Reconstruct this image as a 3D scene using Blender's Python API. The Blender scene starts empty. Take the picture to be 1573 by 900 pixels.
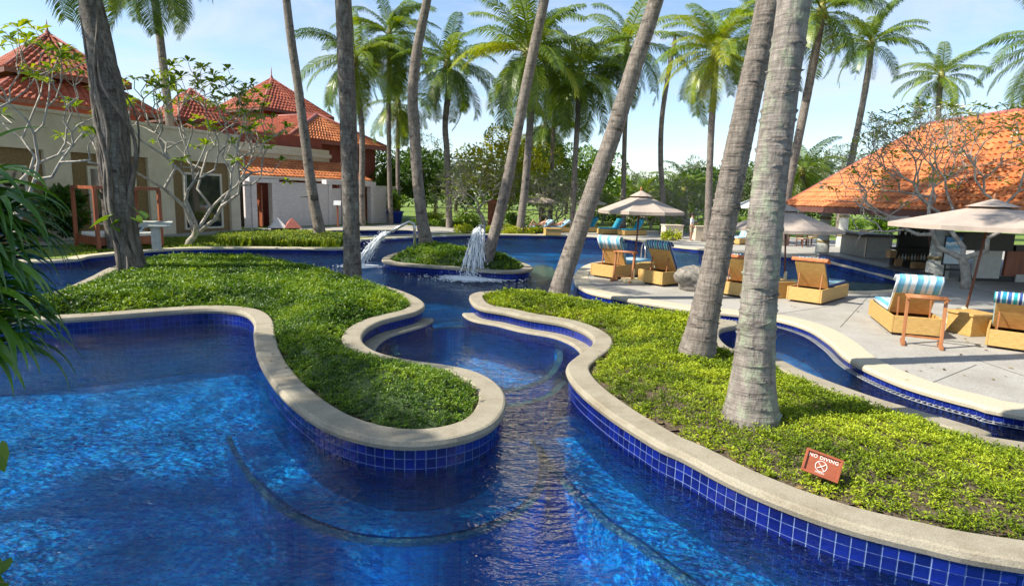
import bpy, math, random
import numpy as np
from mathutils import Vector, Matrix, noise
from mathutils.geometry import tessellate_polygon

random.seed(7); rng = np.random.default_rng(7)
scene = bpy.context.scene
COL = scene.collection
R = math.radians

# ------------------------------------------------------------------ camera
FPX, W0, H0 = 930.0, 1573.0, 900.0
CAM_Z, HORIZON, ROLL = 2.7, 150.0, 0.028
PITCH = math.atan(HORIZON / FPX)
cam_data = bpy.data.cameras.new('camera')
cam_data.sensor_fit = 'HORIZONTAL'; cam_data.sensor_width = 36.0
cam_data.lens = 36.0 * FPX / W0
cam_data.clip_start = 0.05; cam_data.clip_end = 3000
cam = bpy.data.objects.new('camera', cam_data); COL.objects.link(cam)
ROT = Matrix.Rotation(math.pi / 2 - PITCH, 3, 'X') @ Matrix.Rotation(ROLL, 3, 'Z')
cam.matrix_world = Matrix.Translation((0, 0, CAM_Z)) @ ROT.to_4x4()
scene.camera = cam

# ------------------------------------------------------------------ world and sun
SUN_AZ_BEHIND, SUN_EL = 14.0, 44.0       # the sun stands to the left, a little behind the camera
sx, sy = -math.cos(R(SUN_AZ_BEHIND)), -math.sin(R(SUN_AZ_BEHIND))
to_sun = Vector((sx * math.cos(R(SUN_EL)), sy * math.cos(R(SUN_EL)), math.sin(R(SUN_EL))))
world = bpy.data.worlds.new('World'); scene.world = world; world.use_nodes = True
wn, wl = world.node_tree.nodes, world.node_tree.links
wn.clear()
w_out = wn.new('ShaderNodeOutputWorld'); w_bg = wn.new('ShaderNodeBackground')
sky = wn.new('ShaderNodeTexSky'); sky.sky_type = 'NISHITA'; sky.sun_disc = False
sky.sun_elevation = R(SUN_EL); sky.sun_rotation = math.atan2(to_sun.x, to_sun.y)
sky.altitude = 0; sky.air_density = 1.0; sky.dust_density = 0.4; sky.ozone_density = 2.2
tc = wn.new('ShaderNodeTexCoord'); sep = wn.new('ShaderNodeSeparateXYZ')
zadd = wn.new('ShaderNodeMath'); zadd.operation = 'ADD'; zadd.inputs[1].default_value = 0.16
zabs = wn.new('ShaderNodeMath'); zabs.operation = 'ABSOLUTE'
dx = wn.new('ShaderNodeMath'); dx.operation = 'DIVIDE'; dy = wn.new('ShaderNodeMath'); dy.operation = 'DIVIDE'
cmb = wn.new('ShaderNodeCombineXYZ')
nz = wn.new('ShaderNodeTexNoise'); nz.inputs['Scale'].default_value = 1.15; nz.inputs['Detail'].default_value = 9
nz.inputs['Roughness'].default_value = 0.58; nz.inputs['Distortion'].default_value = 0.6
ramp = wn.new('ShaderNodeValToRGB')
ramp.color_ramp.elements[0].position = 0.47; ramp.color_ramp.elements[0].color = (0.06, 0.06, 0.06, 1)
ramp.color_ramp.elements[1].position = 0.72; ramp.color_ramp.elements[1].color = (0.92, 0.92, 0.92, 1)
mixc = wn.new('ShaderNodeMixRGB'); mixc.inputs['Color2'].default_value = (3.9, 4.25, 4.95, 1)
wl.new(tc.outputs['Generated'], sep.inputs[0])
wl.new(sep.outputs['Z'], zabs.inputs[0]); wl.new(zabs.outputs[0], zadd.inputs[0])
wl.new(sep.outputs['X'], dx.inputs[0]); wl.new(zadd.outputs[0], dx.inputs[1])
wl.new(sep.outputs['Y'], dy.inputs[0]); wl.new(zadd.outputs[0], dy.inputs[1])
wl.new(dx.outputs[0], cmb.inputs[0]); wl.new(dy.outputs[0], cmb.inputs[1])
wl.new(cmb.outputs[0], nz.inputs['Vector']); wl.new(nz.outputs['Fac'], ramp.inputs[0])
wl.new(ramp.outputs['Color'], mixc.inputs['Fac']); wl.new(sky.outputs[0], mixc.inputs['Color1'])
wl.new(mixc.outputs[0], w_bg.inputs['Color']); w_bg.inputs['Strength'].default_value = 0.128
wl.new(w_bg.outputs[0], w_out.inputs['Surface'])

sun_data = bpy.data.lights.new('sun', 'SUN'); sun_data.energy = 5.0; sun_data.angle = R(0.5)
sun_data.color = (1.0, 0.93, 0.80)
sun = bpy.data.objects.new('sun', sun_data); COL.objects.link(sun)
sun.rotation_euler = to_sun.to_track_quat('Z', 'Y').to_euler(); sun.location = (-20, -6, 25)
scene.view_settings.view_transform = 'Standard'; scene.view_settings.look = 'None'
scene.view_settings.gamma = 1.0; scene.view_settings.exposure = 0.8
scene.cycles.use_denoising = True
scene.cycles.max_bounces = 8; scene.cycles.transparent_max_bounces = 12
scene.cycles.caustics_reflective = False; scene.cycles.caustics_refractive = False
scene.cycles.sample_clamp_indirect = 4.0

# ------------------------------------------------------------------ photo geometry
CAM = Vector((0, 0, CAM_Z))
FWD = ROT @ Vector((0, 0, -1))
def ray(px, py):
    return ROT @ Vector(((px - W0 / 2) / FPX, -(py - H0 / 2) / FPX, -1.0))
def P(px, py, z=0.2):            # a pixel on a level surface
    d = ray(px, py); return CAM + d * ((z - CAM_Z) / d.z)
def at(px, py, Y):               # a pixel at a known distance
    d = ray(px, py); return CAM + d * (Y / d.y)
def on_wall(px, py, O, u):       # a pixel on an upright wall through O along u
    n = Vector((-u[1], u[0], 0)); d = ray(px, py)
    return CAM + d * ((Vector(O) - CAM).dot(n) / d.dot(n))
def mpp(p):                      # metres per photo pixel at a point
    return (Vector(p) - CAM).dot(FWD) / FPX

# ------------------------------------------------------------------ objects
def tag(o, label, cat, group=None):
    o['label'] = label; o['category'] = cat
    if group: o['group'] = group
    return o
def thing(name, label, cat, loc=(0, 0, 0), rz=0.0, group=None):
    o = bpy.data.objects.new(name, None); COL.objects.link(o); o.empty_display_size = 0.2
    o.location = loc; o.rotation_euler = (0, 0, rz)
    return tag(o, label, cat, group)
def link(name, me, parent=None, loc=None, rot=None, scale=None):
    o = bpy.data.objects.new(name, me); COL.objects.link(o)
    if parent is not None: o.parent = parent
    if loc is not None: o.location = loc
    if rot is not None: o.rotation_euler = rot
    if scale is not None: o.scale = (scale,) * 3 if isinstance(scale, (int, float)) else scale
    return o
def copy_tree(o, parent=None):
    c = o.copy(); COL.objects.link(c); c.parent = parent
    for ch in list(o.children): copy_tree(ch, c)
    return c
def mesh_np(name, V, F, mat, smooth=False, tint=None, uv=None):
    V = np.asarray(V, dtype=np.float32); F = np.asarray(F, dtype=np.int32)
    me = bpy.data.meshes.new(name); k = F.shape[1]
    me.vertices.add(len(V)); me.vertices.foreach_set('co', V.ravel())
    me.loops.add(F.size); me.loops.foreach_set('vertex_index', F.ravel())
    me.polygons.add(len(F)); me.polygons.foreach_set('loop_start', np.arange(len(F), dtype=np.int32) * k)
    me.polygons.foreach_set('loop_total', np.full(len(F), k, dtype=np.int32))
    me.polygons.foreach_set('use_smooth', np.full(len(F), smooth))
    me.update(calc_edges=True)
    if tint is not None:
        a = me.attributes.new('tint', 'FLOAT', 'POINT'); a.data.foreach_set('value', np.asarray(tint, dtype=np.float32))
    me.materials.append(mat); return me

class MB:
    def __init__(s): s.v = []; s.f = []; s.sm = []
    def add(s, vs, fs, smooth=False):
        b = len(s.v); s.v += [tuple(v) for v in vs]
        s.f += [tuple(i + b for i in f) for f in fs]; s.sm += [smooth] * len(fs); return s
    def box(s, c, d, rz=0.0, rx=0.0, M=None):
        hx, hy, hz = d[0] / 2, d[1] / 2, d[2] / 2
        m = Matrix.Rotation(rz, 3, 'Z') @ Matrix.Rotation(rx, 3, 'X') if M is None else M
        vs = [m @ Vector((x, y, z)) + Vector(c) for x in (-hx, hx) for y in (-hy, hy) for z in (-hz, hz)]
        return s.add(vs, [(0, 1, 3, 2), (4, 6, 7, 5), (0, 4, 5, 1), (2, 3, 7, 6), (0, 2, 6, 4), (1, 5, 7, 3)])
    def bar(s, a, b, w, h):
        a, b = Vector(a), Vector(b); d = (b - a); L = d.length; y = d.normalized()
        x = y.cross(Vector((0, 0, 1)));  x = Vector((1, 0, 0)) if x.length < 1e-4 else x.normalized()
        z = x.cross(y); M = Matrix((x, y, z)).transposed()
        return s.box((a + b) / 2, (w, L, h), M=M)
    def tube(s, pts, rad, seg=8, cap=True, smooth=True):
        pts = [Vector(p) for p in pts]; n = len(pts)
        if isinstance(rad, (int, float)): rad = [rad] * n
        vs, fs = [], []; ref = None
        for i, p in enumerate(pts):
            t = (pts[min(i + 1, n - 1)] - pts[max(i - 1, 0)]).normalized()
            if ref is None: ref = t.orthogonal().normalized()
            ref = (ref - t * ref.dot(t)); ref = ref.normalized() if ref.length > 1e-5 else t.orthogonal().normalized()
            b = t.cross(ref)
            for k in range(seg):
                a = 2 * math.pi * k / seg; vs.append(p + (ref * math.cos(a) + b * math.sin(a)) * rad[i])
        for i in range(n - 1):
            for k in range(seg):
                k2 = (k + 1) % seg; fs.append((i * seg + k, i * seg + k2, (i + 1) * seg + k2, (i + 1) * seg + k))
        s.add(vs, fs, smooth)
        if cap:
            b = len(s.v) - n * seg
            s.f += [tuple(b + k for k in reversed(range(seg))), tuple(b + (n - 1) * seg + k for k in range(seg))]; s.sm += [False, False]
        return s
    def lathe(s, prof, c=(0, 0, 0), seg=24, smooth=True):
        vs, fs = [], []; n = len(prof)
        for r, z in prof:
            for k in range(seg):
                a = 2 * math.pi * k / seg; vs.append((c[0] + r * math.cos(a), c[1] + r * math.sin(a), c[2] + z))
        for i in range(n - 1):
            for k in range(seg):
                k2 = (k + 1) % seg; fs.append((i * seg + k, i * seg + k2, (i + 1) * seg + k2, (i + 1) * seg + k))
        return s.add(vs, fs, smooth)
    def prism(s, poly, z0, z1, holes=()):
        loops = [[Vector((p[0], p[1], 0)) for p in poly]] + [[Vector((p[0], p[1], 0)) for p in h] for h in holes]
        tris = tessellate_polygon(loops); flat = [p for l in loops for p in l]; n = len(flat)
        vs = [(p.x, p.y, z1) for p in flat] + [(p.x, p.y, z0) for p in flat]; fs = []
        for t in tris:
            a, b, c = (flat[i] for i in t)
            t = tuple(t) if (b - a).cross(c - a).z > 0 else tuple(reversed(t))
            fs.append(t)
            if z0 != z1: fs.append(tuple(i + n for i in reversed(t)))
        if z0 != z1:
            o = 0
            for l in loops:
                m = len(l)
                for i in range(m): j = (i + 1) % m; fs.append((o + i, o + j, o + j + n, o + i + n))
                o += m
        return s.add(vs, fs)
    def build(s, name, mat, parent=None, world=True, bevel=0.0, mesh_only=False):
        off = Vector((0, 0, 0))
        if parent is not None and world:
            q = parent
            while q is not None: off += q.location; q = q.parent
        me = bpy.data.meshes.new(name)
        me.from_pydata([(v[0] - off.x, v[1] - off.y, v[2] - off.z) for v in s.v], [], s.f)
        me.polygons.foreach_set('use_smooth', s.sm); me.update()
        me.materials.append(mat)
        if mesh_only: return me
        o = link(name, me, parent)
        if bevel:
            b = o.modifiers.new('bevel', 'BEVEL'); b.width = bevel; b.segments = 2; b.limit_method = 'ANGLE'
        return o

def structure(o): o['kind'] = 'structure'; return o
def stuff(o): o['kind'] = 'stuff'; return o

def catmull(pts, closed=False, step=0.12):
    pts = [np.array(p[:2], float) for p in pts]; n = len(pts); out = []
    rngi = range(n) if closed else range(n - 1)
    for i in rngi:
        if closed: p0, p1, p2, p3 = (pts[(i + k) % n] for k in (-1, 0, 1, 2))
        else: p0, p1, p2, p3 = pts[max(i - 1, 0)], pts[i], pts[i + 1], pts[min(i + 2, n - 1)]
        m = max(2, int(np.linalg.norm(p2 - p1) / step))
        for k in range(m):
            t = k / m
            out.append(0.5 * ((2 * p1) + (-p0 + p2) * t + (2 * p0 - 5 * p1 + 4 * p2 - p3) * t * t + (-p0 + 3 * p1 - 3 * p2 + p3) * t ** 3))
    if not closed: out.append(pts[-1])
    return np.array(out)
def resample(C, step, closed):
    Q = np.vstack([C, C[:1]]) if closed else C
    L = np.r_[0, np.cumsum(np.linalg.norm(np.diff(Q, axis=0), axis=1))]
    n = max(3, int(L[-1] / step)); s = np.linspace(0, L[-1], n, endpoint=not closed)
    return np.c_[np.interp(s, L, Q[:, 0]), np.interp(s, L, Q[:, 1])]
def area(C): x, y = C[:, 0], C[:, 1]; return 0.5 * np.sum(x * np.roll(y, -1) - np.roll(x, -1) * y)
def normals(C, closed):
    if closed: t = np.roll(C, -1, 0) - np.roll(C, 1, 0)
    else: t = np.gradient(C, axis=0)
    t /= np.linalg.norm(t, axis=1)[:, None] + 1e-9
    return np.c_[-t[:, 1], t[:, 0]]          # left of travel
def offset(C, d, closed=True, it=3):
    Q = C.copy()
    for _ in range(it):
        N = normals(Q, closed); Q = Q + N * d / it
        if closed: Q = (np.roll(Q, 1, 0) + Q * 2 + np.roll(Q, -1, 0)) / 4
        else: Q[1:-1] = (Q[:-2] + Q[1:-1] * 2 + Q[2:]) / 4
    return Q
def inside(pts, C):
    x, y = pts[:, 0], pts[:, 1]; r = np.zeros(len(pts), bool); n = len(C)
    for i in range(n):
        a, b = C[i], C[(i + 1) % n]
        c = ((a[1] > y) != (b[1] > y)); 
        if abs(b[1] - a[1]) > 1e-12: r ^= c & (x < (b[0] - a[0]) * (y - a[1]) / (b[1] - a[1]) + a[0])
    return r
def dist(pts, C):
    out = np.empty(len(pts))
    for i in range(0, len(pts), 4000):
        q = pts[i:i + 4000]; out[i:i + 4000] = np.sqrt(((q[:, None, :] - C[None]) ** 2).sum(2).min(1))
    return out
def sweep(C, prof, closed, smooth=False):
    # prof: (inward offset, z); C runs with its inside to the left
    N = normals(C, closed); n = len(C); m = len(prof); b = MB(); vs = []
    for i in range(n):
        for d, z in prof: vs.append((C[i, 0] + N[i, 0] * d, C[i, 1] + N[i, 1] * d, z))
    fs = []
    for i in range(n if closed else n - 1):
        j = (i + 1) % n
        for k in range(m - 1): fs.append((i * m + k, j * m + k, j * m + k + 1, i * m + k + 1))
    b.add(vs, fs, smooth); return b
def arc_uv(o, C, closed):        # uv = metres along the wall, height
    me = o.data; L = np.r_[0, np.cumsum(np.linalg.norm(np.diff(np.vstack([C, C[:1]]), axis=0), axis=1))]
    return L

# ------------------------------------------------------------------ materials
MATS = {}
def nodes(name):
    m = bpy.data.materials.new(name); m.use_nodes = True; MATS[name] = m
    t = m.node_tree; b = t.nodes['Principled BSDF']; return m, t, b
def rgba(c): return (c[0], c[1], c[2], 1)
def pm(name, c1, c2=None, scale=6.0, rough=0.7, bump=0.0, bscale=None, stretch=None, detail=6, metallic=0.0, spec=0.5, lo=0.35, hi=0.65, dist=0.01):
    m, t, b = nodes(name); N, Lk = t.nodes, t.links
    b.inputs['Roughness'].default_value = rough; b.inputs['Metallic'].default_value = metallic
    b.inputs['Specular IOR Level'].default_value = spec
    tcx = N.new('ShaderNodeTexCoord'); mp = N.new('ShaderNodeMapping')
    if stretch: mp.inputs['Scale'].default_value = stretch
    Lk.new(tcx.outputs['Object'], mp.inputs[0])
    n = N.new('ShaderNodeTexNoise'); n.inputs['Scale'].default_value = scale; n.inputs['Detail'].default_value = detail
    n.inputs['Roughness'].default_value = 0.65
    Lk.new(mp.outputs[0], n.inputs['Vector'])
    r = N.new('ShaderNodeValToRGB'); e = r.color_ramp.elements
    e[0].position = lo; e[1].position = hi; e[0].color = rgba(c1); e[1].color = rgba(c2 or c1)
    Lk.new(n.outputs['Fac'], r.inputs[0]); Lk.new(r.outputs['Color'], b.inputs['Base Color'])
    if bump:
        n2 = N.new('ShaderNodeTexNoise'); n2.inputs['Scale'].default_value = bscale or scale * 4; n2.inputs['Detail'].default_value = 8
        Lk.new(mp.outputs[0], n2.inputs['Vector'])
        bp = N.new('ShaderNodeBump'); bp.inputs['Strength'].default_value = bump; bp.inputs['Distance'].default_value = dist
        Lk.new(n2.outputs['Fac'], bp.inputs['Height']); Lk.new(bp.outputs[0], b.inputs['Normal'])
    return m
def leafm(name, cols, trans=0.35, rough=0.45, objrand=0.0, attr=True, noise_scale=0.0, spec=0.35):
    # leaf: principled + translucent, colour by each leaf's own tint
    m, t, b = nodes(name); N, Lk = t.nodes, t.links
    r = N.new('ShaderNodeValToRGB'); cr = r.color_ramp
    while len(cr.elements) < len(cols): cr.elements.new(0.5)
    for i, c in enumerate(cols): cr.elements[i].position = i / (len(cols) - 1); cr.elements[i].color = rgba(c)
    src = None
    if attr:
        a = N.new('ShaderNodeAttribute'); a.attribute_name = 'tint'; src = a.outputs['Fac']
    if objrand:
        oi = N.new('ShaderNodeObjectInfo'); mu = N.new('ShaderNodeMath'); mu.operation = 'MULTIPLY_ADD'
        mu.inputs[1].default_value = objrand; Lk.new(oi.outputs['Random'], mu.inputs[0])
        if src: Lk.new(src, mu.inputs[2])
        else: mu.inputs[2].default_value = 0
        sb = N.new('ShaderNodeMath'); sb.operation = 'SUBTRACT'; sb.inputs[1].default_value = objrand / 2
        Lk.new(mu.outputs[0], sb.inputs[0]); src = sb.outputs[0]
    Lk.new(src, r.inputs[0]); Lk.new(r.outputs['Color'], b.inputs['Base Color'])
    b.inputs['Roughness'].default_value = rough; b.inputs['Specular IOR Level'].default_value = spec
    tr = N.new('ShaderNodeBsdfTranslucent'); hs = N.new('ShaderNodeHueSaturation')
    hs.inputs['Hue'].default_value = 0.485; hs.inputs['Saturation'].default_value = 1.15; hs.inputs['Value'].default_value = 1.5
    Lk.new(r.outputs['Color'], hs.inputs['Color']); Lk.new(hs.outputs[0], tr.inputs['Color'])
    mx = N.new('ShaderNodeMixShader'); mx.inputs[0].default_value = trans
    Lk.new(b.outputs[0], mx.inputs[1]); Lk.new(tr.outputs[0], mx.inputs[2])
    Lk.new(mx.outputs[0], N['Material Output'].inputs['Surface']); return m
# ---- surfaces
M_coping = pm('aggregate_coping', (0.20, 0.175, 0.125), (0.43, 0.385, 0.295), scale=90, rough=0.85, bump=0.5, bscale=140, lo=0.3, hi=0.7, dist=0.006)
def add_large_variation(m, dark, scale=1.2, amount=0.55, lo=0.45, hi=0.75):
    t = m.node_tree; N, Lk = t.nodes, t.links; b = N['Principled BSDF']
    src = b.inputs['Base Color'].links[0].from_socket
    tcx = N.new('ShaderNodeTexCoord'); n = N.new('ShaderNodeTexNoise'); n.inputs['Scale'].default_value = scale
    n.inputs['Detail'].default_value = 7; n.inputs['Roughness'].default_value = 0.7
    Lk.new(tcx.outputs['Object'], n.inputs['Vector'])
    mr = N.new('ShaderNodeMapRange'); mr.inputs['From Min'].default_value = lo; mr.inputs['From Max'].default_value = hi
    mr.inputs['To Max'].default_value = amount; Lk.new(n.outputs['Fac'], mr.inputs['Value'])
    mx = N.new('ShaderNodeMixRGB'); mx.blend_type = 'MULTIPLY'; mx.inputs['Color2'].default_value = rgba(dark)
    Lk.new(mr.outputs[0], mx.inputs['Fac']); Lk.new(src, mx.inputs['Color1']); Lk.new(mx.outputs[0], b.inputs['Base Color'])
add_large_variation(M_coping, (0.55, 0.5, 0.42), 2.2, 0.8)
M_deck = pm('deck_concrete', (0.31, 0.295, 0.265), (0.44, 0.42, 0.385), scale=30, rough=0.8, bump=0.25, bscale=90, dist=0.004)
add_large_variation(M_deck, (0.62, 0.6, 0.55), 0.8, 0.7, 0.4, 0.7)
M_deckcoping = pm('deck_edge_stone', (0.40, 0.35, 0.25), (0.58, 0.51, 0.38), scale=70, rough=0.8, bump=0.35, bscale=120, dist=0.004)
M_grass = pm('lawn_grass', (0.09, 0.15, 0.016), (0.20, 0.28, 0.035), scale=3.0, rough=0.9, bump=0.8, bscale=60, dist=0.04)
M_soil = pm('planter_soil', (0.05, 0.036, 0.022), (0.15, 0.11, 0.07), scale=25, rough=0.95, bump=1.0, bscale=60, dist=0.03)
M_under = pm('leaf_litter', (0.012, 0.03, 0.005), (0.04, 0.075, 0.012), scale=30, rough=0.9, bump=0.8)
M_joint = pm('joint_filler', (0.10, 0.095, 0.085), rough=0.9)
M_tile = pm('navy_pool_tile', (0.003, 0.007, 0.085), (0.005, 0.014, 0.17), scale=7, rough=0.12, spec=0.6)
def add_object_tone(m, lo=0.6, hi=1.35):
    t = m.node_tree; N, Lk = t.nodes, t.links; b = N['Principled BSDF']; src = b.inputs['Base Color'].links[0].from_socket
    oi = N.new('ShaderNodeObjectInfo'); mr = N.new('ShaderNodeMapRange'); mr.inputs['To Min'].default_value = lo; mr.inputs['To Max'].default_value = hi
    hs = N.new('ShaderNodeHueSaturation'); Lk.new(oi.outputs['Random'], mr.inputs['Value']); Lk.new(mr.outputs[0], hs.inputs['Value'])
    Lk.new(src, hs.inputs['Color']); Lk.new(hs.outputs[0], b.inputs['Base Color'])
add_object_tone(M_tile)
def tile_grid(name, ca, cb, grout, size, coord='Object', rough=0.15, mortar=0.03, spread=1.0):
    m, t, b = nodes(name); N, Lk = t.nodes, t.links
    tcx = N.new('ShaderNodeTexCoord'); br = N.new('ShaderNodeTexBrick')
    br.offset = 0.0; br.inputs['Scale'].default_value = 1.0 / size
    br.inputs['Brick Width'].default_value = 1.0; br.inputs['Row Height'].default_value = 1.0
    br.inputs['Mortar Size'].default_value = mortar; br.inputs['Mortar Smooth'].default_value = 0.2
    br.inputs['Color1'].default_value = rgba(ca); br.inputs['Color2'].default_value = rgba(cb); br.inputs['Mortar'].default_value = rgba(grout)
    Lk.new(tcx.outputs[coord], br.inputs['Vector'])
    n = N.new('ShaderNodeTexNoise'); n.inputs['Scale'].default_value = 1.1; n.inputs['Detail'].default_value = 6
    Lk.new(tcx.outputs['Object'], n.inputs['Vector'])
    mr = N.new('ShaderNodeMapRange'); mr.inputs['From Min'].default_value = 0.3; mr.inputs['From Max'].default_value = 0.7
    mr.inputs['To Min'].default_value = 1 - 0.45 * spread; mr.inputs['To Max'].default_value = 1 + 0.45 * spread
    Lk.new(n.outputs['Fac'], mr.inputs['Value'])
    hs = N.new('ShaderNodeHueSaturation'); Lk.new(mr.outputs[0], hs.inputs['Value']); Lk.new(br.outputs['Color'], hs.inputs['Color'])
    Lk.new(hs.outputs[0], b.inputs['Base Color']); b.inputs['Roughness'].default_value = rough
    return m
M_wall = tile_grid('pool_wall_tile', (0.003, 0.008, 0.10), (0.005, 0.018, 0.20), (0.05, 0.10, 0.28), 0.10, 'UV')
M_floor = tile_grid('pool_floor_mosaic', (0.003, 0.17, 0.70), (0.025, 0.54, 0.98), (0.04, 0.40, 0.85), 0.05, 'Object', rough=0.3, mortar=0.06)
M_nosing = pm('bench_nosing_mosaic', (0.08, 0.20, 0.22), (0.26, 0.34, 0.26), scale=30, rough=0.4, lo=0.4, hi=0.6)
M_shelf = tile_grid('shallow_shelf_mosaic', (0.02, 0.26, 0.52), (0.10, 0.36, 0.50), (0.2, 0.35, 0.4), 0.06, 'Object', rough=0.3, mortar=0.05)
M_pebble = pm('beach_pebble', (0.26, 0.27, 0.14), (0.52, 0.48, 0.28), scale=24, rough=0.6, bump=0.4)

# ---- water
def water_material():
    m, t, b = nodes('pool_water'); N, Lk = t.nodes, t.links; N.remove(b)
    tcx = N.new('ShaderNodeTexCoord'); geo = tcx.outputs['Object']
    def noi(scale, stretch, rot, detail, dstn=0.0):
        mp = N.new('ShaderNodeMapping'); mp.inputs['Scale'].default_value = stretch; mp.inputs['Rotation'].default_value = (0, 0, rot)
        n = N.new('ShaderNodeTexNoise'); n.inputs['Scale'].default_value = scale; n.inputs['Detail'].default_value = detail
        n.inputs['Roughness'].default_value = 0.55; n.inputs['Distortion'].default_value = dstn
        Lk.new(geo, mp.inputs[0]); Lk.new(mp.outputs[0], n.inputs['Vector']); return n.outputs['Fac']
    a = noi(2.3, (0.75, 1.55, 1), 0.25, 4, 0.9); c = noi(9.0, (0.7, 1.5, 1), -0.3, 3, 0.8); e = noi(0.45, (1, 1, 1), 0.0, 2)
    def math_(op, x, y):
        q = N.new('ShaderNodeMath'); q.operation = op
        for i, v in enumerate((x, y)):
            if isinstance(v, float): q.inputs[i].default_value = v
            else: Lk.new(v, q.inputs[i])
        return q.outputs[0]
    d = noi(4.6, (0.6, 1.7, 1), 0.12, 3, 1.2)
    h = math_('ADD', math_('ADD', a, math_('MULTIPLY', c, 0.40)), math_('MULTIPLY', d, 0.65))
    e2 = N.new('ShaderNodeMapRange'); Lk.new(e, e2.inputs['Value']); e2.inputs['From Min'].default_value = 0.35; e2.inputs['From Max'].default_value = 0.65
    e2.inputs['To Min'].default_value = 0.45; e2.inputs['To Max'].default_value = 1.0
    h = math_('MULTIPLY', h, e2.outputs[0])
    bp = N.new('ShaderNodeBump'); bp.inputs['Strength'].default_value = 1.0; bp.inputs['Distance'].default_value = 0.20
    Lk.new(h, bp.inputs['Height'])
    fr = N.new('ShaderNodeFresnel'); fr.inputs['IOR'].default_value = 1.33; Lk.new(bp.outputs[0], fr.inputs['Normal'])
    gl = N.new('ShaderNodeBsdfGlossy'); gl.inputs['Roughness'].default_value = 0.03; Lk.new(bp.outputs[0], gl.inputs['Normal'])
    gl.inputs['Color'].default_value = (1, 1, 1, 1)
    # caustic light of the ripples, painted as a web into the see-through colour
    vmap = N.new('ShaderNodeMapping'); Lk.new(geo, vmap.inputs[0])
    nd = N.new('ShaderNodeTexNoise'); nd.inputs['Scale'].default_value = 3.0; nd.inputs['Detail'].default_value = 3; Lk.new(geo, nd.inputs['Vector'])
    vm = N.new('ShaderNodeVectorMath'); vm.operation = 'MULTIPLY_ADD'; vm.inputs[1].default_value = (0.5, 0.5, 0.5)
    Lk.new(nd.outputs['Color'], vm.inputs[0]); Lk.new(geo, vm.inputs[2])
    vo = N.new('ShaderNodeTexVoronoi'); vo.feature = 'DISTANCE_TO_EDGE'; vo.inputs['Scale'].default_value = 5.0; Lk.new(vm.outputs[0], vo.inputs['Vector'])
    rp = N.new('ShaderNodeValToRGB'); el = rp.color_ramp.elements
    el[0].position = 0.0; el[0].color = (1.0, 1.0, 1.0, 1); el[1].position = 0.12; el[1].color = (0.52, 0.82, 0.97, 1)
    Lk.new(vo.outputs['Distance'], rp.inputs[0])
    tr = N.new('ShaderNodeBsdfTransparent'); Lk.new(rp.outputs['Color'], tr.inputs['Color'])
    rf = N.new('ShaderNodeBsdfRefraction'); rf.inputs['IOR'].default_value = 1.33; rf.inputs['Roughness'].default_value = 0.04; rf.inputs['Color'].default_value = (0.80, 0.95, 1.0, 1)
    Lk.new(bp.outputs[0], rf.inputs['Normal'])
    mt = N.new('ShaderNodeMixShader'); mt.inputs[0].default_value = 0.24; Lk.new(tr.outputs[0], mt.inputs[1]); Lk.new(rf.outputs[0], mt.inputs[2])
    mx = N.new('ShaderNodeMixShader'); Lk.new(fr.outputs[0], mx.inputs[0]); Lk.new(mt.outputs[0], mx.inputs[1]); Lk.new(gl.outputs[0], mx.inputs[2])
    Lk.new(mx.outputs[0], N['Material Output'].inputs['Surface']); return m
M_water = water_material()

# ------------------------------------------------------------------ pool outline (photo points on the level of the banks)
ZB = 0.2
def px_curve(pts, z, closed=False, step=0.15, extra_front=(), extra_back=()):
    w = [tuple(e) for e in extra_front] + [tuple(P(x, y, z))[:2] for x, y in pts] + [tuple(e) for e in extra_back]
    return catmull(w, closed, step)
left_bank = px_curve([(85, 400), (140, 393), (190, 388), (240, 384), (300, 381), (380, 380.5), (450, 381), (515, 382), (538, 380), (549, 374)], ZB,
                     extra_front=[(-27, -9), (-26, 3), (-23, 13), (-19, 18)])
far_bank = px_curve([(556, 368), (590, 366), (640, 363.5), (700, 361), (750, 360), (810, 360.5), (880, 362), (930, 364), (968, 367), (1026, 377), (1085, 383), (1149, 388), (1210, 393), (1248, 396)], ZB)
bar_front = px_curve([(1256, 398), (1330, 415), (1396, 433)], ZB, step=0.3)
deck_far = px_curve([(1392, 443), (1340, 447), (1265, 446), (1190, 438), (1120, 426), (1060, 414), (1000, 406), (950, 401), (915, 403), (893, 411), (882, 424)], ZB)
deck_front = px_curve([(886, 437), (905, 447), (940, 455), (1000, 465), (1067, 475), (1130, 481), (1190, 488), (1240, 502), (1275, 523), (1300, 545), (1335, 565), (1390, 588), (1450, 606), (1510, 621), (1573, 635)], ZB,
                      extra_back=[(9.0, 6.0), (13, 4.6), (18, 3.5)])
outline = np.vstack([left_bank, far_bank, bar_front, deck_far, deck_front, np.array([[18, -9]])])
outline = resample(outline, 0.16, True)
if area(outline) < 0: outline = outline[::-1].copy()          # pool inside to the left
back_pool = px_curve([(486, 359), (500, 354), (560, 353), (630, 353), (652, 356), (640, 359.5), (590, 362), (540, 363.5), (500, 363)], ZB, True)
if area(back_pool) < 0: back_pool = back_pool[::-1].copy()

# ------------------------------------------------------------------ ground, floor, water
b = MB(); b.prism([(-400, -60), (400, -60), (400, 900), (-400, 900)], 0.17, 0.17, holes=[outline[::-1], back_pool[::-1]])
ground = structure(b.build('ground', M_grass))
b = MB(); b.prism([(-27.5, -9.5), (18.5, -9.5), (18.5, 58), (-27.5, 58)], -1.0, -1.0); pool_floor = structure(b.build('pool_floor', M_floor))
b = MB(); b.prism([(-27.5, -9.5), (18.5, -9.5), (18.5, 58), (-27.5, 58)], 0.0, 0.0); water = structure(b.build('pool_water', M_water))

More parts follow.
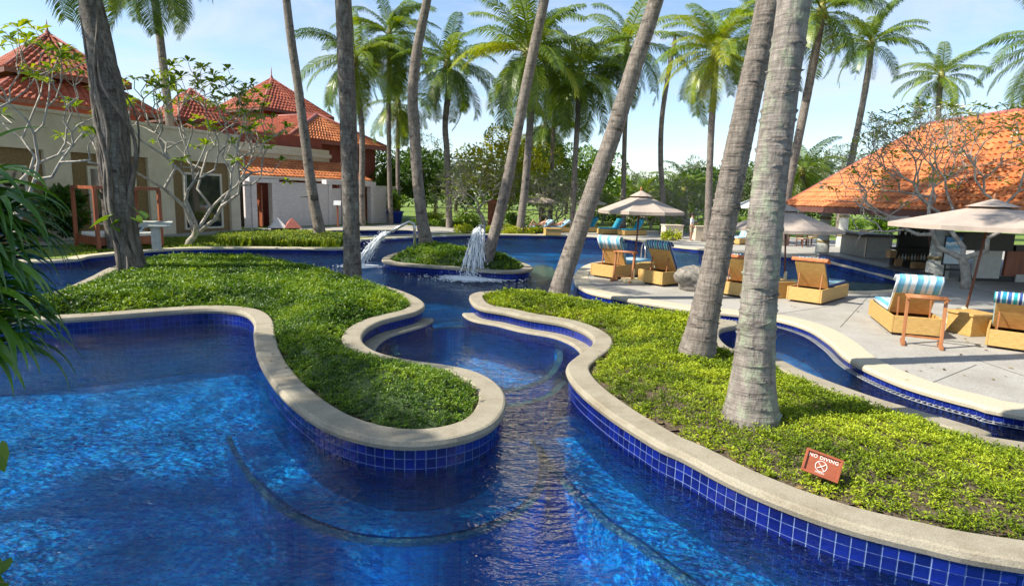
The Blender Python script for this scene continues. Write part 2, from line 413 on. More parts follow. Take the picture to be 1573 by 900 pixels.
def bank(C, name, closed, z, lip, mcop, width=0.34, over=0.03):
    # C runs with the water to its LEFT; the stone lies to the right
    prof = [(over, z - lip), (over + 0.008, z - lip * 0.5), (over - 0.01, z - 0.006), (over - 0.03, z), (-width, z + 0.003), (-width, z - 0.15)]
    o = structure(sweep(C, prof, closed, False).build(name, mcop)); return o
def wall_mesh(C, closed, z0, z1, name, mat, parent=None, flip=False):
    n = len(C); L = np.r_[0, np.cumsum(np.linalg.norm(np.diff(np.vstack([C, C[:1]]), axis=0), axis=1))]
    mb = sweep(C, [(0, z0), (0, z1)], closed, True); o = mb.build(name, mat, parent)
    me = o.data; uvl = me.uv_layers.new(name='UVMap')
    for poly in me.polygons:
        for li in poly.loop_indices:
            vi = me.loops[li].vertex_index; uvl.data[li].uv = (L[vi // 2], me.vertices[vi].co.z)
    return o
structure(wall_mesh(outline, True, -1.0, 0.16, 'pool_bank_wall', M_wall))
bank(outline, 'pool_edge', True, 0.21, 0.09, M_deckcoping, 0.42)
structure(wall_mesh(back_pool, True, -1.0, 0.16, 'back_pool_wall', M_wall))
bank(back_pool, 'back_pool_edge', True, 0.208, 0.08, M_deckcoping, 0.35)

# paving around the pool
deck_poly = np.vstack([np.array([tuple(P(1396, 433, ZB))[:2]]), deck_far, deck_front, np.array([[30, 3.5], [30, 40]]), np.array([tuple(P(1330, 372, ZB))[:2]]), np.array([tuple(P(1250, 396, ZB))[:2]]), np.array([tuple(P(1330, 415, ZB))[:2]])])
N_ = MB(); N_.prism(deck_poly, 0.196, 0.196); structure(N_.build('deck', M_deck))
terr = [(830, 360.5), (880, 361.5), (930, 363.5), (968, 366), (1026, 376), (1085, 382), (1149, 387), (1210, 392), (1248, 395), (1335, 372.5), (1240, 366), (1150, 361), (1080, 357), (1000, 354), (930, 350), (860, 350), (800, 352)]
b = MB(); b.prism([tuple(P(x, y, ZB))[:2] for x, y in terr], 0.196, 0.196); structure(b.build('terrace', M_deck))
strip = [(378, 352.5), (424, 349), (508, 347.5), (570, 346), (612, 342), (680, 343.5), (760, 347), (800, 351), (760, 356), (690, 357.5), (655, 360), (640, 352), (560, 352), (500, 353), (484, 358), (430, 361), (330, 361)]
b = MB(); b.prism([tuple(P(x, y, ZB))[:2] for x, y in strip], 0.194, 0.194); structure(b.build('pavement', M_deck))
# deck joints, a thin dark seam each
for q in [((1291, 502), (1337, 452)), ((1085, 474), (1110, 452)), ((1500, 552), (1573, 577)), ((1180, 484), (1290, 468)), ((1420, 592), (1500, 560))]:
    a, c = P(*q[0], .2), P(*q[1], .2); b = MB(); b.bar((a.x, a.y, .1975), (c.x, c.y, .1975), 0.018, 0.002); structure(b.build('deck_joint', M_joint))

# shallow shelves and a channel floor, seen through the water
def slab(pts, z, name, mat, px_z=None, curve=True, zb=-1.0):
    C = px_curve(pts, z if px_z is None else px_z, True) if curve else np.array([tuple(P(x, y, z))[:2] for x, y in pts])
    b = MB(); b.prism(C, zb, z); return structure(b.build(name, mat))
slab([(1386, 444), (1330, 447), (1262, 447), (1190, 440), (1200, 430), (1280, 432), (1350, 436), (1390, 436)], -0.06, 'pool_beach', M_pebble)
slab([(1000, 380), (1085, 386), (1150, 391), (1240, 398), (1230, 404), (1150, 397), (1085, 392), (1010, 388)], -0.12, 'pool_step', M_pebble)
slab([(800, 418), (828, 408), (850, 413), (852, 424), (835, 432), (812, 432)], -0.10, 'pool_step', M_pebble)
slab([(890, 363.5), (1000, 376), (960, 374), (900, 368)], -0.12, 'pool_step', M_pebble)
# the right hand channel is shallower
slab([(1090, 498), (1190, 490), (1250, 506), (1290, 545), (1400, 595), (1573, 640), (1800, 690), (1800, 760), (1573, 690), (1400, 640), (1240, 585), (1130, 550), (1092, 515)], -0.55, 'channel_floor', M_floor)

# drain grate along the channel bank: a slotted strip of white bars
seg = deck_front[(deck_front[:, 0] > 3.0)]
seg = resample(seg, 0.075, False); Ng = normals(seg, False)
sgn = 1.0 if np.mean((seg + Ng * 0.1)[:, 1] < seg[:, 1]) > 0.5 else -1.0
M_white = pm('white_plastic', (0.60, 0.61, 0.62), (0.72, 0.73, 0.74), rough=0.5); M_grate = pm('grey_grate_plastic', (0.20, 0.21, 0.22), (0.34, 0.35, 0.36), rough=0.6)
b = MB()
for i in range(len(seg)):
    p = seg[i] + Ng[i] * sgn * 0.06; a = math.atan2(Ng[i][1], Ng[i][0]); b.box((p[0], p[1], 0.032), (0.09, 0.022, 0.02), rz=a)
for d in (0.012, 0.108):
    b.tube([(p[0] + q[0] * sgn * d, p[1] + q[1] * sgn * d, 0.026) for p, q in zip(seg, Ng)], 0.006, 5)
drain = tag(b.build('drain_grate', M_grate), 'white slotted overflow grate along the foot of the channel bank', 'drain grate')

# ------------------------------------------------------------------ planter islands
ZI = 0.33
A_px = [(-70, 492), (0, 494), (85, 488), (150, 484), (230, 478), (300, 473.5), (345, 473.5), (378, 479), (393, 493), (394, 515), (400, 545), (416, 575), (442, 605), (480, 635), (520, 655), (570, 669), (620, 675), (670, 673), (720, 663), (755, 646), (771, 622), (769, 600), (750, 581), (720, 568), (680, 560), (630, 553), (585, 543), (560, 531), (552, 518), (560, 504), (582, 492), (612, 484), (638, 477), (650, 468), (641, 458), (622, 449), (598, 441), (562, 431), (520, 420), (470, 409), (420, 401), (350, 397), (280, 397), (220, 401), (172, 410), (140, 425), (90, 446), (0, 468), (-60, 481)]
B_px = [(724, 453), (727, 463), (741, 471), (776, 477), (812, 485), (862, 493), (893, 503), (911, 514), (915, 523), (909, 533), (889, 547), (875, 560), (877, 574), (896, 597), (938, 630), (980, 657), (1019, 680), (1050, 693), (1117, 728), (1183, 757), (1250, 782), (1317, 803), (1417, 827), (1573, 857)]
B_far = [(1573, 679), (1518, 662), (1461, 645), (1340, 609), (1241, 573), (1187, 548), (1127, 536), (1108, 525), (1101, 513), (1105, 504), (1118, 500.5), (1131, 498), (1128, 493.5), (1104, 489), (1067, 482), (1010, 475), (935, 466), (890, 457), (850, 451), (800, 446.5), (762, 446), (738, 448)]
C_px = [(588, 398), (600, 403), (640, 407), (700, 411), (760, 416), (800, 416), (817, 411), (805, 404), (770, 396), (720, 388), (670, 381), (630, 383), (600, 391)]
A_c = px_curve(A_px, ZI, True, 0.08)
B_c = catmull([tuple(P(x, y, ZI))[:2] for x, y in B_px] + [(6.0, 3.3), (10, 2.5), (13, 2.6), (13, 3.4), (9.5, 4.6)] + [tuple(P(x, y, ZI))[:2] for x, y in B_far], True, 0.08)
C_c = px_curve(C_px, 0.28, True, 0.1)
def ccw(C): return C if area(C) > 0 else C[::-1].copy()
A_c, B_c, C_c = (ccw(resample(c, 0.10, True)) for c in (A_c, B_c, C_c))

M_gc = leafm('ground_cover_leaf', [(0.03, 0.06, 0.005), (0.15, 0.23, 0.012), (0.34, 0.42, 0.022), (0.52, 0.57, 0.05)], trans=0.3, rough=0.5, spec=0.25)
M_gc2 = leafm('ground_cover_leaf_deep', [(0.012, 0.04, 0.004), (0.06, 0.145, 0.010), (0.17, 0.28, 0.020), (0.34, 0.44, 0.04)], trans=0.3, rough=0.42, spec=0.3)
M_grout = pm('pale_blue_grout', (0.10, 0.16, 0.36), (0.2, 0.28, 0.5), scale=20, rough=.8)
tileB = MB().box((0, 0, 0), (0.091, 0.012, 0.091)).build('tile', M_tile, mesh_only=True)

def sprigs(pts, z, leaf, per, name, mat, parent, tint0, up=0.35, spread=1.0, aspect=0.42):
    n = len(pts); k = per
    base = np.repeat(np.c_[pts, z], k, 0); m = n * k
    az = rng.uniform(0, 2 * np.pi, m); el = rng.uniform(up - 0.45, up + 0.6, m)
    ln = np.repeat(leaf, k) * rng.uniform(0.7, 1.25, m)
    d = np.c_[np.cos(az) * np.cos(el), np.sin(az) * np.cos(el), np.sin(el)]
    s = np.c_[-np.sin(az), np.cos(az), rng.uniform(-0.35, 0.35, m)]
    st = base + d * (ln * rng.uniform(0.0, 0.5, m) * spread)[:, None] + rng.normal(0, 1, (m, 3)) * (ln * 0.28)[:, None]
    w = (ln * aspect)[:, None]; l3 = ln[:, None]
    mid = st + d * l3 * 0.55 + np.array([0, 0, 1.0]) * l3 * 0.10
    V = np.stack([st, mid + s * w * 0.5, st + d * l3 - np.array([0, 0, 1.0]) * l3 * 0.08, mid - s * w * 0.5], 1).reshape(-1, 3)
    F = np.arange(m * 4).reshape(-1, 4)
    t = np.clip(np.repeat(tint0, k) + rng.normal(0, 0.13, m), 0.02, 0.98)
    me = mesh_np(name, V, F, mat, False, np.repeat(t, 4))
    o = link(name, me, parent); return o
def fbm(x, y, s, seed=0.0):
    return np.array([noise.fractal(Vector((a * s + seed, c * s - seed, seed)), 1.0, 2.0, 4) for a, c in zip(x, y)])
def island(name, label, C, z, lip, mound, dens, leafsize, mat, trunk_gaps=(), tile_range=None, cop_w=0.28, gap=0.03, under=None):
    ctr = C.mean(0); root = thing(name, label, 'planter', (ctr[0], ctr[1], 0.0))
    prof = [(-0.03, z - lip), (-0.045, z - lip * 0.55), (-0.03, z - 0.012), (-0.008, z), (cop_w - 0.02, z + 0.004), (cop_w, z - 0.008), (cop_w, z - 0.2)]
    sweep(C, prof, True).build('coping', M_coping, root)
    wall = wall_mesh(C, True, -1.0, z - lip + 0.01, 'wall', M_wall, root)
    inner = offset(C, cop_w - 0.01, True, 4)
    b = MB(); b.prism(inner, z - 0.06, z - 0.06); b.build('soil', M_soil, root)
    # the planted mound
    lo, hi = inner.min(0), inner.max(0); g = 0.10
    xs, ys = np.arange(lo[0], hi[0], g), np.arange(lo[1], hi[1], g)
    gx, gy = np.meshgrid(xs, ys); q = np.c_[gx.ravel(), gy.ravel()]
    ins = inside(q, inner); dd = np.zeros(len(q)); dd[ins] = dist(q[ins], inner)
    hz = np.zeros(len(q))
    sm = np.clip(dd / 0.75, 0, 1); sm = sm * sm * (3 - 2 * sm)
    hz[ins] = mound * sm[ins] + 0.05 * sm[ins] * (0.5 + fbm(q[ins, 0], q[ins, 1], 1.6))
    nx, ny = len(xs), len(ys); I = np.arange(nx * ny).reshape(ny, nx); ok = (ins & (dd > 0.04)).reshape(ny, nx)
    qm = ok[:-1, :-1] & ok[1:, :-1] & ok[:-1, 1:] & ok[1:, 1:]
    F = np.stack([I[:-1, :-1][qm], I[:-1, 1:][qm], I[1:, 1:][qm], I[1:, :-1][qm]], 1)
    V = np.c_[q, z - 0.05 + hz] - np.array([ctr[0], ctr[1], 0])
    link('mound', mesh_np('mound', V, F, under or M_under, True), root)
    # leaves
    hgrid = hz.reshape(ny, nx); dgrid = dd.reshape(ny, nx)
    n0 = int((hi[0] - lo[0]) * (hi[1] - lo[1]) * dens[0])
    pts = np.c_[rng.uniform(lo[0], hi[0], n0), rng.uniform(lo[1], hi[1], n0)]
    pts = pts[inside(pts, inner)]
    far = np.linalg.norm(pts, axis=1)
    keep = rng.uniform(0, 1, len(pts)) < np.where(far < 8, 1.0, np.clip((8.0 / far) ** 1.3, dens[1], 1))
    pts = pts[keep]; far = far[keep]
    ix = np.clip(((pts[:, 0] - lo[0]) / g).astype(int), 0, nx - 1); iy = np.clip(((pts[:, 1] - lo[1]) / g).astype(int), 0, ny - 1)
    pd = dist(pts, inner); keep = (pd > 0.03) & (pd + 0.16 * fbm(pts[:, 0], pts[:, 1], 3.1, 5.0) > gap)
    vis = (pts[:, 0] / np.maximum(pts[:, 1], 0.1) < 0.95) & (pts[:, 0] / np.maximum(pts[:, 1], 0.1) > -1.0)
    for (tx, ty, tr) in trunk_gaps: keep &= ((pts[:, 0] - tx) ** 2 + (pts[:, 1] - ty) ** 2 > tr * tr)
    keep &= vis
    pts, far, ix, iy, pd = pts[keep], far[keep], ix[keep], iy[keep], pd[keep]
    hh = z - 0.05 + hgrid[iy, ix] + rng.uniform(-0.02, 0.055, len(pts)) + 0.05 * fbm(pts[:, 0], pts[:, 1], 5.0, 9.0)
    low = fbm(pts[:, 0], pts[:, 1], 0.9, 2.0); t0 = np.clip(0.46 + 0.42 * low + rng.normal(0, 0.13, len(pts)), 0.03, 0.97)
    lf = leafsize * np.clip(far / 8, 0.9, 1.9) * rng.uniform(0.8, 1.2, len(pts))
    o = sprigs(pts - ctr, hh, lf, 7, 'ground_cover', mat, root, t0); stuff(o)
    if tile_range is not None:            # the wall tiles one can tell apart
        Q = resample(np.array([C[i % len(C)] for i in range(*tile_range)]), 0.10, False); NN = normals(Q, False)
        sweep(Q, [(-0.005, z - lip - 0.302), (-0.005, z - lip + 0.005)], False).build('grout', M_grout, wall)
        rows = [(z - lip) - 0.05 - 0.10 * r for r in range(3)]
        cnt = 0
        for i in range(len(Q)):
            for zz in rows:
                if cnt >= 297: break
                p = Q[i] - NN[i] * 0.004
                link('tile', tileB, wall, (p[0] - ctr[0], p[1] - ctr[1], zz), (0, 0, math.atan2(NN[i][1], NN[i][0]) - math.pi / 2)); cnt += 1
    return root, inner
def nearest_idx(C, px, py, z): 
    p = P(px, py, z); return int(np.argmin((C[:, 0] - p.x) ** 2 + (C[:, 1] - p.y) ** 2))
def idx_range(C, a, c):
    i, j = nearest_idx(C, *a), nearest_idx(C, *c)
    if j < i: j += len(C)
    if j - i > len(C) / 2: i, j = j, i + len(C)
    return (i, j)
ra = idx_range(A_c, (394, 520, ZI), (770, 600, ZI)); rb = idx_range(B_c, (880, 580, ZI), (1573, 857, ZI))
b10 = P(1151, 652, 0.36); b9 = P(1068, 552, 0.36)
isl_a, innA = island('planter_island', 'long curving planter with deep green ground cover and a rounded front lobe beside the spa', A_c, ZI, 0.10, 0.20, (1000, 0.35), 0.036, M_gc2, tile_range=ra)
isl_b, innB = island('planter_island', 'bright green planter holding two thick palm trunks and the brown warning sign', B_c, ZI, 0.10, 0.10, (1150, 0.4), 0.036, M_gc, trunk_gaps=[(b10.x, b10.y, 0.2), (b9.x, b9.y, 0.17)], tile_range=rb, gap=0.08, under=M_soil)
isl_c, innC = island('planter_island', 'small low planter island with two palms and the pool showers', C_c, 0.28, 0.09, 0.30, (300, 0.5), 0.05, M_gc2, cop_w=0.32)

# spa ledges, underwater benches and their pale edges
def arc_slice(C, a, c):
    i, j = idx_range(C, a, c); return np.array([C[k % len(C)] for k in range(i, j + 1)])
def ledge(C, d0, d1, z0, z1, name, mat, parent):
    prof = [(-d0, z0), (-d1 + 0.02, z0), (-d1, z0 - 0.02), (-d1 - 0.01, z0 - 0.05), (-d1 + 0.01, z0 - 0.06)]
    wall_mesh(offset(C, -d1, False), False, z1, z0 - 0.055, 'ledge_wall', M_wall, parent)
    b = MB()
    for k in (0, -1):                      # closed ends
        p, q = C[k] - normals(C, False)[k] * d0, C[k] - normals(C, False)[k] * d1; b.add([(p[0], p[1], z1), (q[0], q[1], z1), (q[0], q[1], z0 - .004), (p[0], p[1], z0 - .004)], [(0, 1, 2, 3)])
    b.build('ledge_end', M_tile, parent)
    return sweep(C, prof, False).build(name, mat, parent)
sa = arc_slice(A_c, (560, 531, ZI), (648, 470, ZI)); sb_ = arc_slice(B_c, (727, 463, ZI), (905, 536, ZI))
ledge(sa, -0.02, 0.24, 0.075, -1.0, 'spa_ledge', M_coping, isl_a); ledge(sb_, -0.02, 0.24, 0.075, -1.0, 'spa_ledge', M_coping, isl_b)
# sc_ = arc_slice(B_c, (889, 547, ZI), (884, 585, ZI)); ledge(sc_, -0.02, 0.12, 0.09, -1.0, 'spa_ledge', M_coping, isl_b)
def ring(pts, z, w, name, label):
    C = catmull([tuple(P(x, y, z))[:2] for x, y in pts], False, 0.1)
    o = sweep(C, [(-w / 2, z - 0.03), (-w / 2, z), (w / 2, z), (w / 2, z - 0.03)], False).build(name, M_nosing); return structure(o)
slab([(560, 532), (552, 518), (562, 504), (600, 490), (650, 478), (735, 474), (800, 488), (880, 506), (908, 525), (880, 552), (868, 572), (850, 600), (800, 622), (765, 605), (700, 580), (630, 556)], -0.75, 'spa_floor', M_floor)
def band(pts, z, w, name):
    C = catmull([tuple(P(x, y, z))[:2] for x, y in pts], False, 0.08)
    structure(sweep(C, [(-w / 2, -0.75), (-w / 2, z - 0.03)], False).build(name + '_riser', M_floor)); structure(sweep(C, [(w / 2, -0.75), (w / 2, z - 0.03)], False).build(name + '_riser', M_floor))
    return structure(sweep(C, [(-w / 2 - .003, z - .03), (-w / 2 - .003, z), (w / 2 + .003, z), (w / 2 + .003, z - .03)], False).build(name, M_nosing))
band([(612, 545), (604, 536), (612, 524), (640, 511), (690, 502), (755, 501), (812, 512), (846, 527), (860, 542), (856, 560), (842, 578), (812, 592), (776, 598), (740, 594)], -0.16, 0.10, 'spa_step')
band([(868, 585), (852, 600), (838, 609), (812, 617), (776, 622), (740, 618)], -0.22, 0.10, 'spa_step')
def bench(C, a, c, d, z, name):
    S = arc_slice(C, a, c); S2 = S - normals(S, False) * 0
    structure(sweep(S, [(0, z), (-d + 0.10, z)], False).build(name, M_floor)); structure(sweep(S, [(-d, z - 0.03), (-d, -1.0)], False).build('bench_front', M_floor))
    structure(sweep(S, [(-d + 0.055, z), (-d + 0.055, z + 0.006), (-d - 0.004, z + 0.006), (-d - 0.004, z - 0.035)], False).build('bench_edge', M_nosing))
bench(A_c, (416, 575, ZI), (768, 600, ZI), 0.55, -0.42, 'pool_bench')
bench(B_c, (884, 585, ZI), (1573, 857, ZI), 0.6, -0.42, 'pool_bench')
# ------------------------------------------------------------------ palms
def bark(name, ca, cb, ring_c, lichen=None, ring_scale=9.0, bump=0.6):
    m, t, b = nodes(name); N, Lk = t.nodes, t.links
    tcx = N.new('ShaderNodeTexCoord'); mp = N.new('ShaderNodeMapping'); mp.inputs['Scale'].default_value = (5, 5, 1.6)
    Lk.new(tcx.outputs['Object'], mp.inputs[0])
    n = N.new('ShaderNodeTexNoise'); n.inputs['Scale'].default_value = 3.2; n.inputs['Detail'].default_value = 9; n.inputs['Roughness'].default_value = 0.7
    Lk.new(mp.outputs[0], n.inputs['Vector'])
    r = N.new('ShaderNodeValToRGB'); r.color_ramp.elements[0].position = 0.3; r.color_ramp.elements[1].position = 0.68
    r.color_ramp.elements[0].color = rgba(ca); r.color_ramp.elements[1].color = rgba(cb); Lk.new(n.outputs['Fac'], r.inputs[0])
    a = N.new('ShaderNodeAttribute'); a.attribute_name = 'tint'
    mx = N.new('ShaderNodeMixRGB'); mx.inputs['Color2'].default_value = rgba(ring_c); Lk.new(a.outputs['Fac'], mx.inputs['Fac']); Lk.new(r.outputs['Color'], mx.inputs['Color1'])
    out = mx.outputs[0]
    if lichen:
        n3 = N.new('ShaderNodeTexNoise'); n3.inputs['Scale'].default_value = 2.4; n3.inputs['Detail'].default_value = 8; n3.inputs['Roughness'].default_value = 0.75
        mp3 = N.new('ShaderNodeMapping'); mp3.inputs['Scale'].default_value = (2.2, 2.2, 1.2); Lk.new(tcx.outputs['Object'], mp3.inputs[0]); Lk.new(mp3.outputs[0], n3.inputs['Vector'])
        mr = N.new('ShaderNodeMapRange'); mr.inputs['From Min'].default_value = 0.5; mr.inputs['From Max'].default_value = 0.62; mr.inputs['To Max'].default_value = 0.75
        Lk.new(n3.outputs['Fac'], mr.inputs['Value'])
        m3 = N.new('ShaderNodeMixRGB'); m3.inputs['Color2'].default_value = rgba(lichen); Lk.new(mr.outputs[0], m3.inputs['Fac']); Lk.new(out, m3.inputs['Color1']); out = m3.outputs[0]
    Lk.new(out, b.inputs['Base Color']); b.inputs['Roughness'].default_value = 0.9; b.inputs['Specular IOR Level'].default_value = 0.2
    mp4 = N.new('ShaderNodeMapping'); mp4.inputs['Scale'].default_value = (1.3, 1.3, 15); Lk.new(tcx.outputs['Object'], mp4.inputs[0])
    n4 = N.new('ShaderNodeTexNoise'); n4.inputs['Scale'].default_value = 2.0; n4.inputs['Detail'].default_value = 7; n4.inputs['Roughness'].default_value = 0.7; Lk.new(mp4.outputs[0], n4.inputs['Vector'])
    mr4 = N.new('ShaderNodeMapRange'); mr4.inputs['From Min'].default_value = 0.36; mr4.inputs['From Max'].default_value = 0.56; mr4.inputs['To Min'].default_value = 0.74; mr4.inputs['To Max'].default_value = 1.1; Lk.new(n4.outputs['Fac'], mr4.inputs['Value'])
    hs4 = N.new('ShaderNodeHueSaturation'); Lk.new(mr4.outputs[0], hs4.inputs['Value']); Lk.new(out, hs4.inputs['Color']); Lk.new(hs4.outputs[0], b.inputs['Base Color'])
    n2 = N.new('ShaderNodeMath'); n2.operation = 'ADD'
    n5 = N.new('ShaderNodeTexNoise'); n5.inputs['Scale'].default_value = 6; n5.inputs['Detail'].default_value = 9; Lk.new(mp.outputs[0], n5.inputs['Vector']); Lk.new(n5.outputs['Fac'], n2.inputs[0]); Lk.new(n4.outputs['Fac'], n2.inputs[1])
    bp = N.new('ShaderNodeBump'); bp.inputs['Strength'].default_value = bump; bp.inputs['Distance'].default_value = 0.02
    Lk.new(n2.outputs[0], bp.inputs['Height']); Lk.new(bp.outputs[0], b.inputs['Normal']); return m
M_bark = bark('palm_bark_grey', (0.11, 0.092, 0.08), (0.30, 0.26, 0.225), (0.05, 0.04, 0.034), bump=1.0)
M_barkl = bark('palm_bark_lichen', (0.14, 0.12, 0.105), (0.34, 0.30, 0.265), (0.07, 0.058, 0.05), lichen=(0.30, 0.345, 0.235), bump=1.0)
M_barkd = bark('palm_bark_dark', (0.05, 0.042, 0.036), (0.19, 0.165, 0.145), (0.04, 0.033, 0.028), lichen=(0.24, 0.23, 0.21))
M_rachis = pm('frond_stem', (0.16, 0.17, 0.03), (0.26, 0.23, 0.05), rough=0.5)
M_frond = leafm('palm_leaflet', [(0.035, 0.075, 0.012), (0.10, 0.17, 0.02), (0.20, 0.28, 0.032), (0.36, 0.39, 0.055)], trans=0.36, rough=0.35, objrand=0.45, spec=0.5)
M_frondy = leafm('palm_leaflet_yellow', [(0.07, 0.15, 0.015), (0.17, 0.26, 0.022), (0.31, 0.36, 0.03), (0.46, 0.43, 0.05)], trans=0.38, rough=0.35, objrand=0.5, spec=0.5)
M_dead = pm('dry_frond', (0.16, 0.10, 0.05), (0.30, 0.21, 0.11), rough=0.8)
M_coconut = pm('coconut_husk', (0.16, 0.15, 0.03), (0.30, 0.22, 0.05), scale=8, rough=0.5)

def frond_mesh(el0, L, droop, mat, seed, nl=78):
    rs = np.random.default_rng(seed); n = 22
    el = R(el0); p = np.zeros(3); path = [p.copy()]; dirs = []
    for i in range(n):
        t = i / n; a = el - R(droop) * (t ** 1.4)
        d = np.array([math.cos(a), 0.05 * math.sin(seed + 2.5 * t), math.sin(a)]); d /= np.linalg.norm(d)
        p = p + d * L / n; path.append(p.copy()); dirs.append(d)
    dirs.append(dirs[-1]); path = np.array(path); dirs = np.array(dirs)
    V, F, T = [], [], []
    def quad(a, b_, c, d, t):
        k = len(V); V.extend([a, b_, c, d]); F.append((k, k + 1, k + 2, k + 3)); T.extend([t] * 4)
    for i in range(n):                       # stem: a three-sided taper
        for s0, s1 in (((0, 1, 0), (0, 0, 1)), ((0, 0, 1), (0, -1, 0)), ((0, -1, 0), (0, 1, 0))):
            r0, r1 = 0.045 * (1 - i / n) + 0.006, 0.045 * (1 - (i + 1) / n) + 0.006
            quad(path[i] + np.array(s0) * r0, path[i] + np.array(s1) * r0, path[i + 1] + np.array(s1) * r1, path[i + 1] + np.array(s0) * r1, 0.85)
    ts = 0.14 + 0.86 * (np.arange(nl) + 0.5) / nl
    for side in (-1, 1):
        for t in ts:
            u = t * n; i = min(int(u), n - 1); f = u - i
            c = path[i] * (1 - f) + path[i + 1] * f; d = dirs[i]
            up = np.cross(d, np.array([0, 1.0, 0])); up = up if up[2] > 0 else -up
            env = math.sin(math.pi * min(1, 0.16 + 0.84 * t) ** 0.75) ** 0.6
            ll = L * 0.25 * (0.30 + 0.70 * env) * rs.uniform(0.88, 1.08)
            hang = 0.35 + 0.55 * rs.uniform(0.5, 1) * (0.4 + 0.6 * max(0.0, math.cos(math.asin(max(-1, min(1, d[2]))))))
            out = np.array([0, side, 0]) * (0.85) + d * rs.uniform(0.45, 0.65) + up * rs.uniform(0.10, 0.3)
            out /= np.linalg.norm(out); w = 0.017 * L / 4.2 * 1.4
            m1 = c + out * ll * 0.5; e = c + out * ll * 0.82 + np.array([0, 0, -1.0]) * ll * 0.55 * hang
            m1 = m1 + np.array([0, 0, -1.0]) * ll * 0.10 * hang
            wv = d * w * rs.uniform(0.8, 1.3); tn = 0.45 + 0.14 * rs.normal() - 0.12 * (t - 0.5)
            quad(c - wv * 0.6, c + wv * 0.6, m1 + wv, m1 - wv, tn)
            quad(m1 - wv, m1 + wv, e + wv * 0.15, e - wv * 0.15, tn)
    return mesh_np('frond', V, F, mat, False, np.clip(T, 0.02, 0.98))
ELS = [78, 62, 46, 30, 12, -8, -28, -48]
FM = {}
for key, mat in (('g', M_frond), ('y', M_frondy)):
    FM[key] = [[frond_mesh(e, 4.2, dr, mat, 31 * i + k) for k, dr in enumerate((62 + 5 * i * 0.6, 84 - 2 * i))] for i, e in enumerate(ELS)]
DEADM = frond_mesh(-62, 3.2, 22, M_dead, 99, 34)
coco = MB().lathe([(0.0, -0.14), (0.07, -0.11), (0.105, -0.03), (0.10, 0.05), (0.05, 0.12), (0.0, 0.14)], seg=8).build('coconut', M_coconut, mesh_only=True)

def trunk_mesh(path, rads, mat, seg=14, step=0.16, scar=0.035, scar_gap=0.095, seed=1, bulge=0.0):
    rs = np.random.default_rng(seed)
    P_ = np.array([tuple(p) for p in path]); L = np.r_[0, np.cumsum(np.linalg.norm(np.diff(P_, axis=0), axis=1))]
    # smooth the path
    s = np.linspace(0, L[-1], max(8, int(L[-1] / step)))
    def cr(vals):
        out = []
        for q in s:
            i = min(np.searchsorted(L, q, side='right') - 1, len(L) - 2); i = max(i, 0)
            t = (q - L[i]) / max(L[i + 1] - L[i], 1e-6)
            p0, p1, p2, p3 = vals[max(i - 1, 0)], vals[i], vals[i + 1], vals[min(i + 2, len(vals) - 1)]
            out.append(0.5 * ((2 * p1) + (-p0 + p2) * t + (2 * p0 - 5 * p1 + 4 * p2 - p3) * t * t + (-p0 + 3 * p1 - 3 * p2 + p3) * t ** 3))
        return np.array(out)
    C = cr(P_); Rr = np.interp(s, L, rads)
    # leaf scars: uneven rings, each a small step out
    rings = []; q = 0.12
    while q < L[-1]: rings.append((q, rs.uniform(0.3, 1.0), rs.uniform(0, 6.28), rs.uniform(-0.03, 0.03))); q += scar_gap * rs.uniform(0.6, 1.5)
    rq = np.array([r[0] for r in rings])
    V = np.zeros((len(s), seg, 3)); T = np.zeros((len(s), seg))
    ang = np.arange(seg) * 2 * np.pi / seg
    wob = [noise.noise(Vector((math.cos(a) * 1.2, math.sin(a) * 1.2, seed * 3.1))) for a in ang]
    for i in range(len(s)):
        t = C[min(i + 1, len(s) - 1)] - C[max(i - 1, 0)]; t /= np.linalg.norm(t)
        x = np.cross(np.array([0, 1.0, 0]), t); x /= np.linalg.norm(x); y = np.cross(t, x)
        for k in range(seg):
            off = 0.0; tn = 0.0
            j0 = np.searchsorted(rq, s[i] - 0.06)
            for j in range(max(j0 - 1, 0), min(j0 + 3, len(rq))):
                dq = s[i] - (rq[j] + 0.022 * math.sin(ang[k] + rings[j][2]) + 0.012 * math.sin(3 * ang[k] + 2 * rings[j][2]))
                amp = rings[j][1] * max(0.0, 0.42 + 0.58 * math.sin(2 * ang[k] + rings[j][2] * 3))
                if -0.03 < dq < 0: off += amp * (1 + dq / 0.03)
                if 0 <= dq < 0.02: tn = max(tn, amp)
            nn = noise.noise(Vector((math.cos(ang[k]) * 2.2, math.sin(ang[k]) * 2.2, s[i] * 1.4 + seed)))
            r = Rr[i] * (1 + 0.05 * wob[k] + 0.05 * nn) + scar * 0.45 * off
            V[i, k] = C[i] + (x * math.cos(ang[k]) + y * math.sin(ang[k])) * r; T[i, k] = tn
    I = np.arange(len(s) * seg).reshape(len(s), seg); I2 = np.roll(I, -1, 1)
    F = np.stack([I[:-1], I2[:-1], I2[1:], I[1:]], 2).reshape(-1, 4)
    return V.reshape(-1, 3), F, T.ravel(), C, s
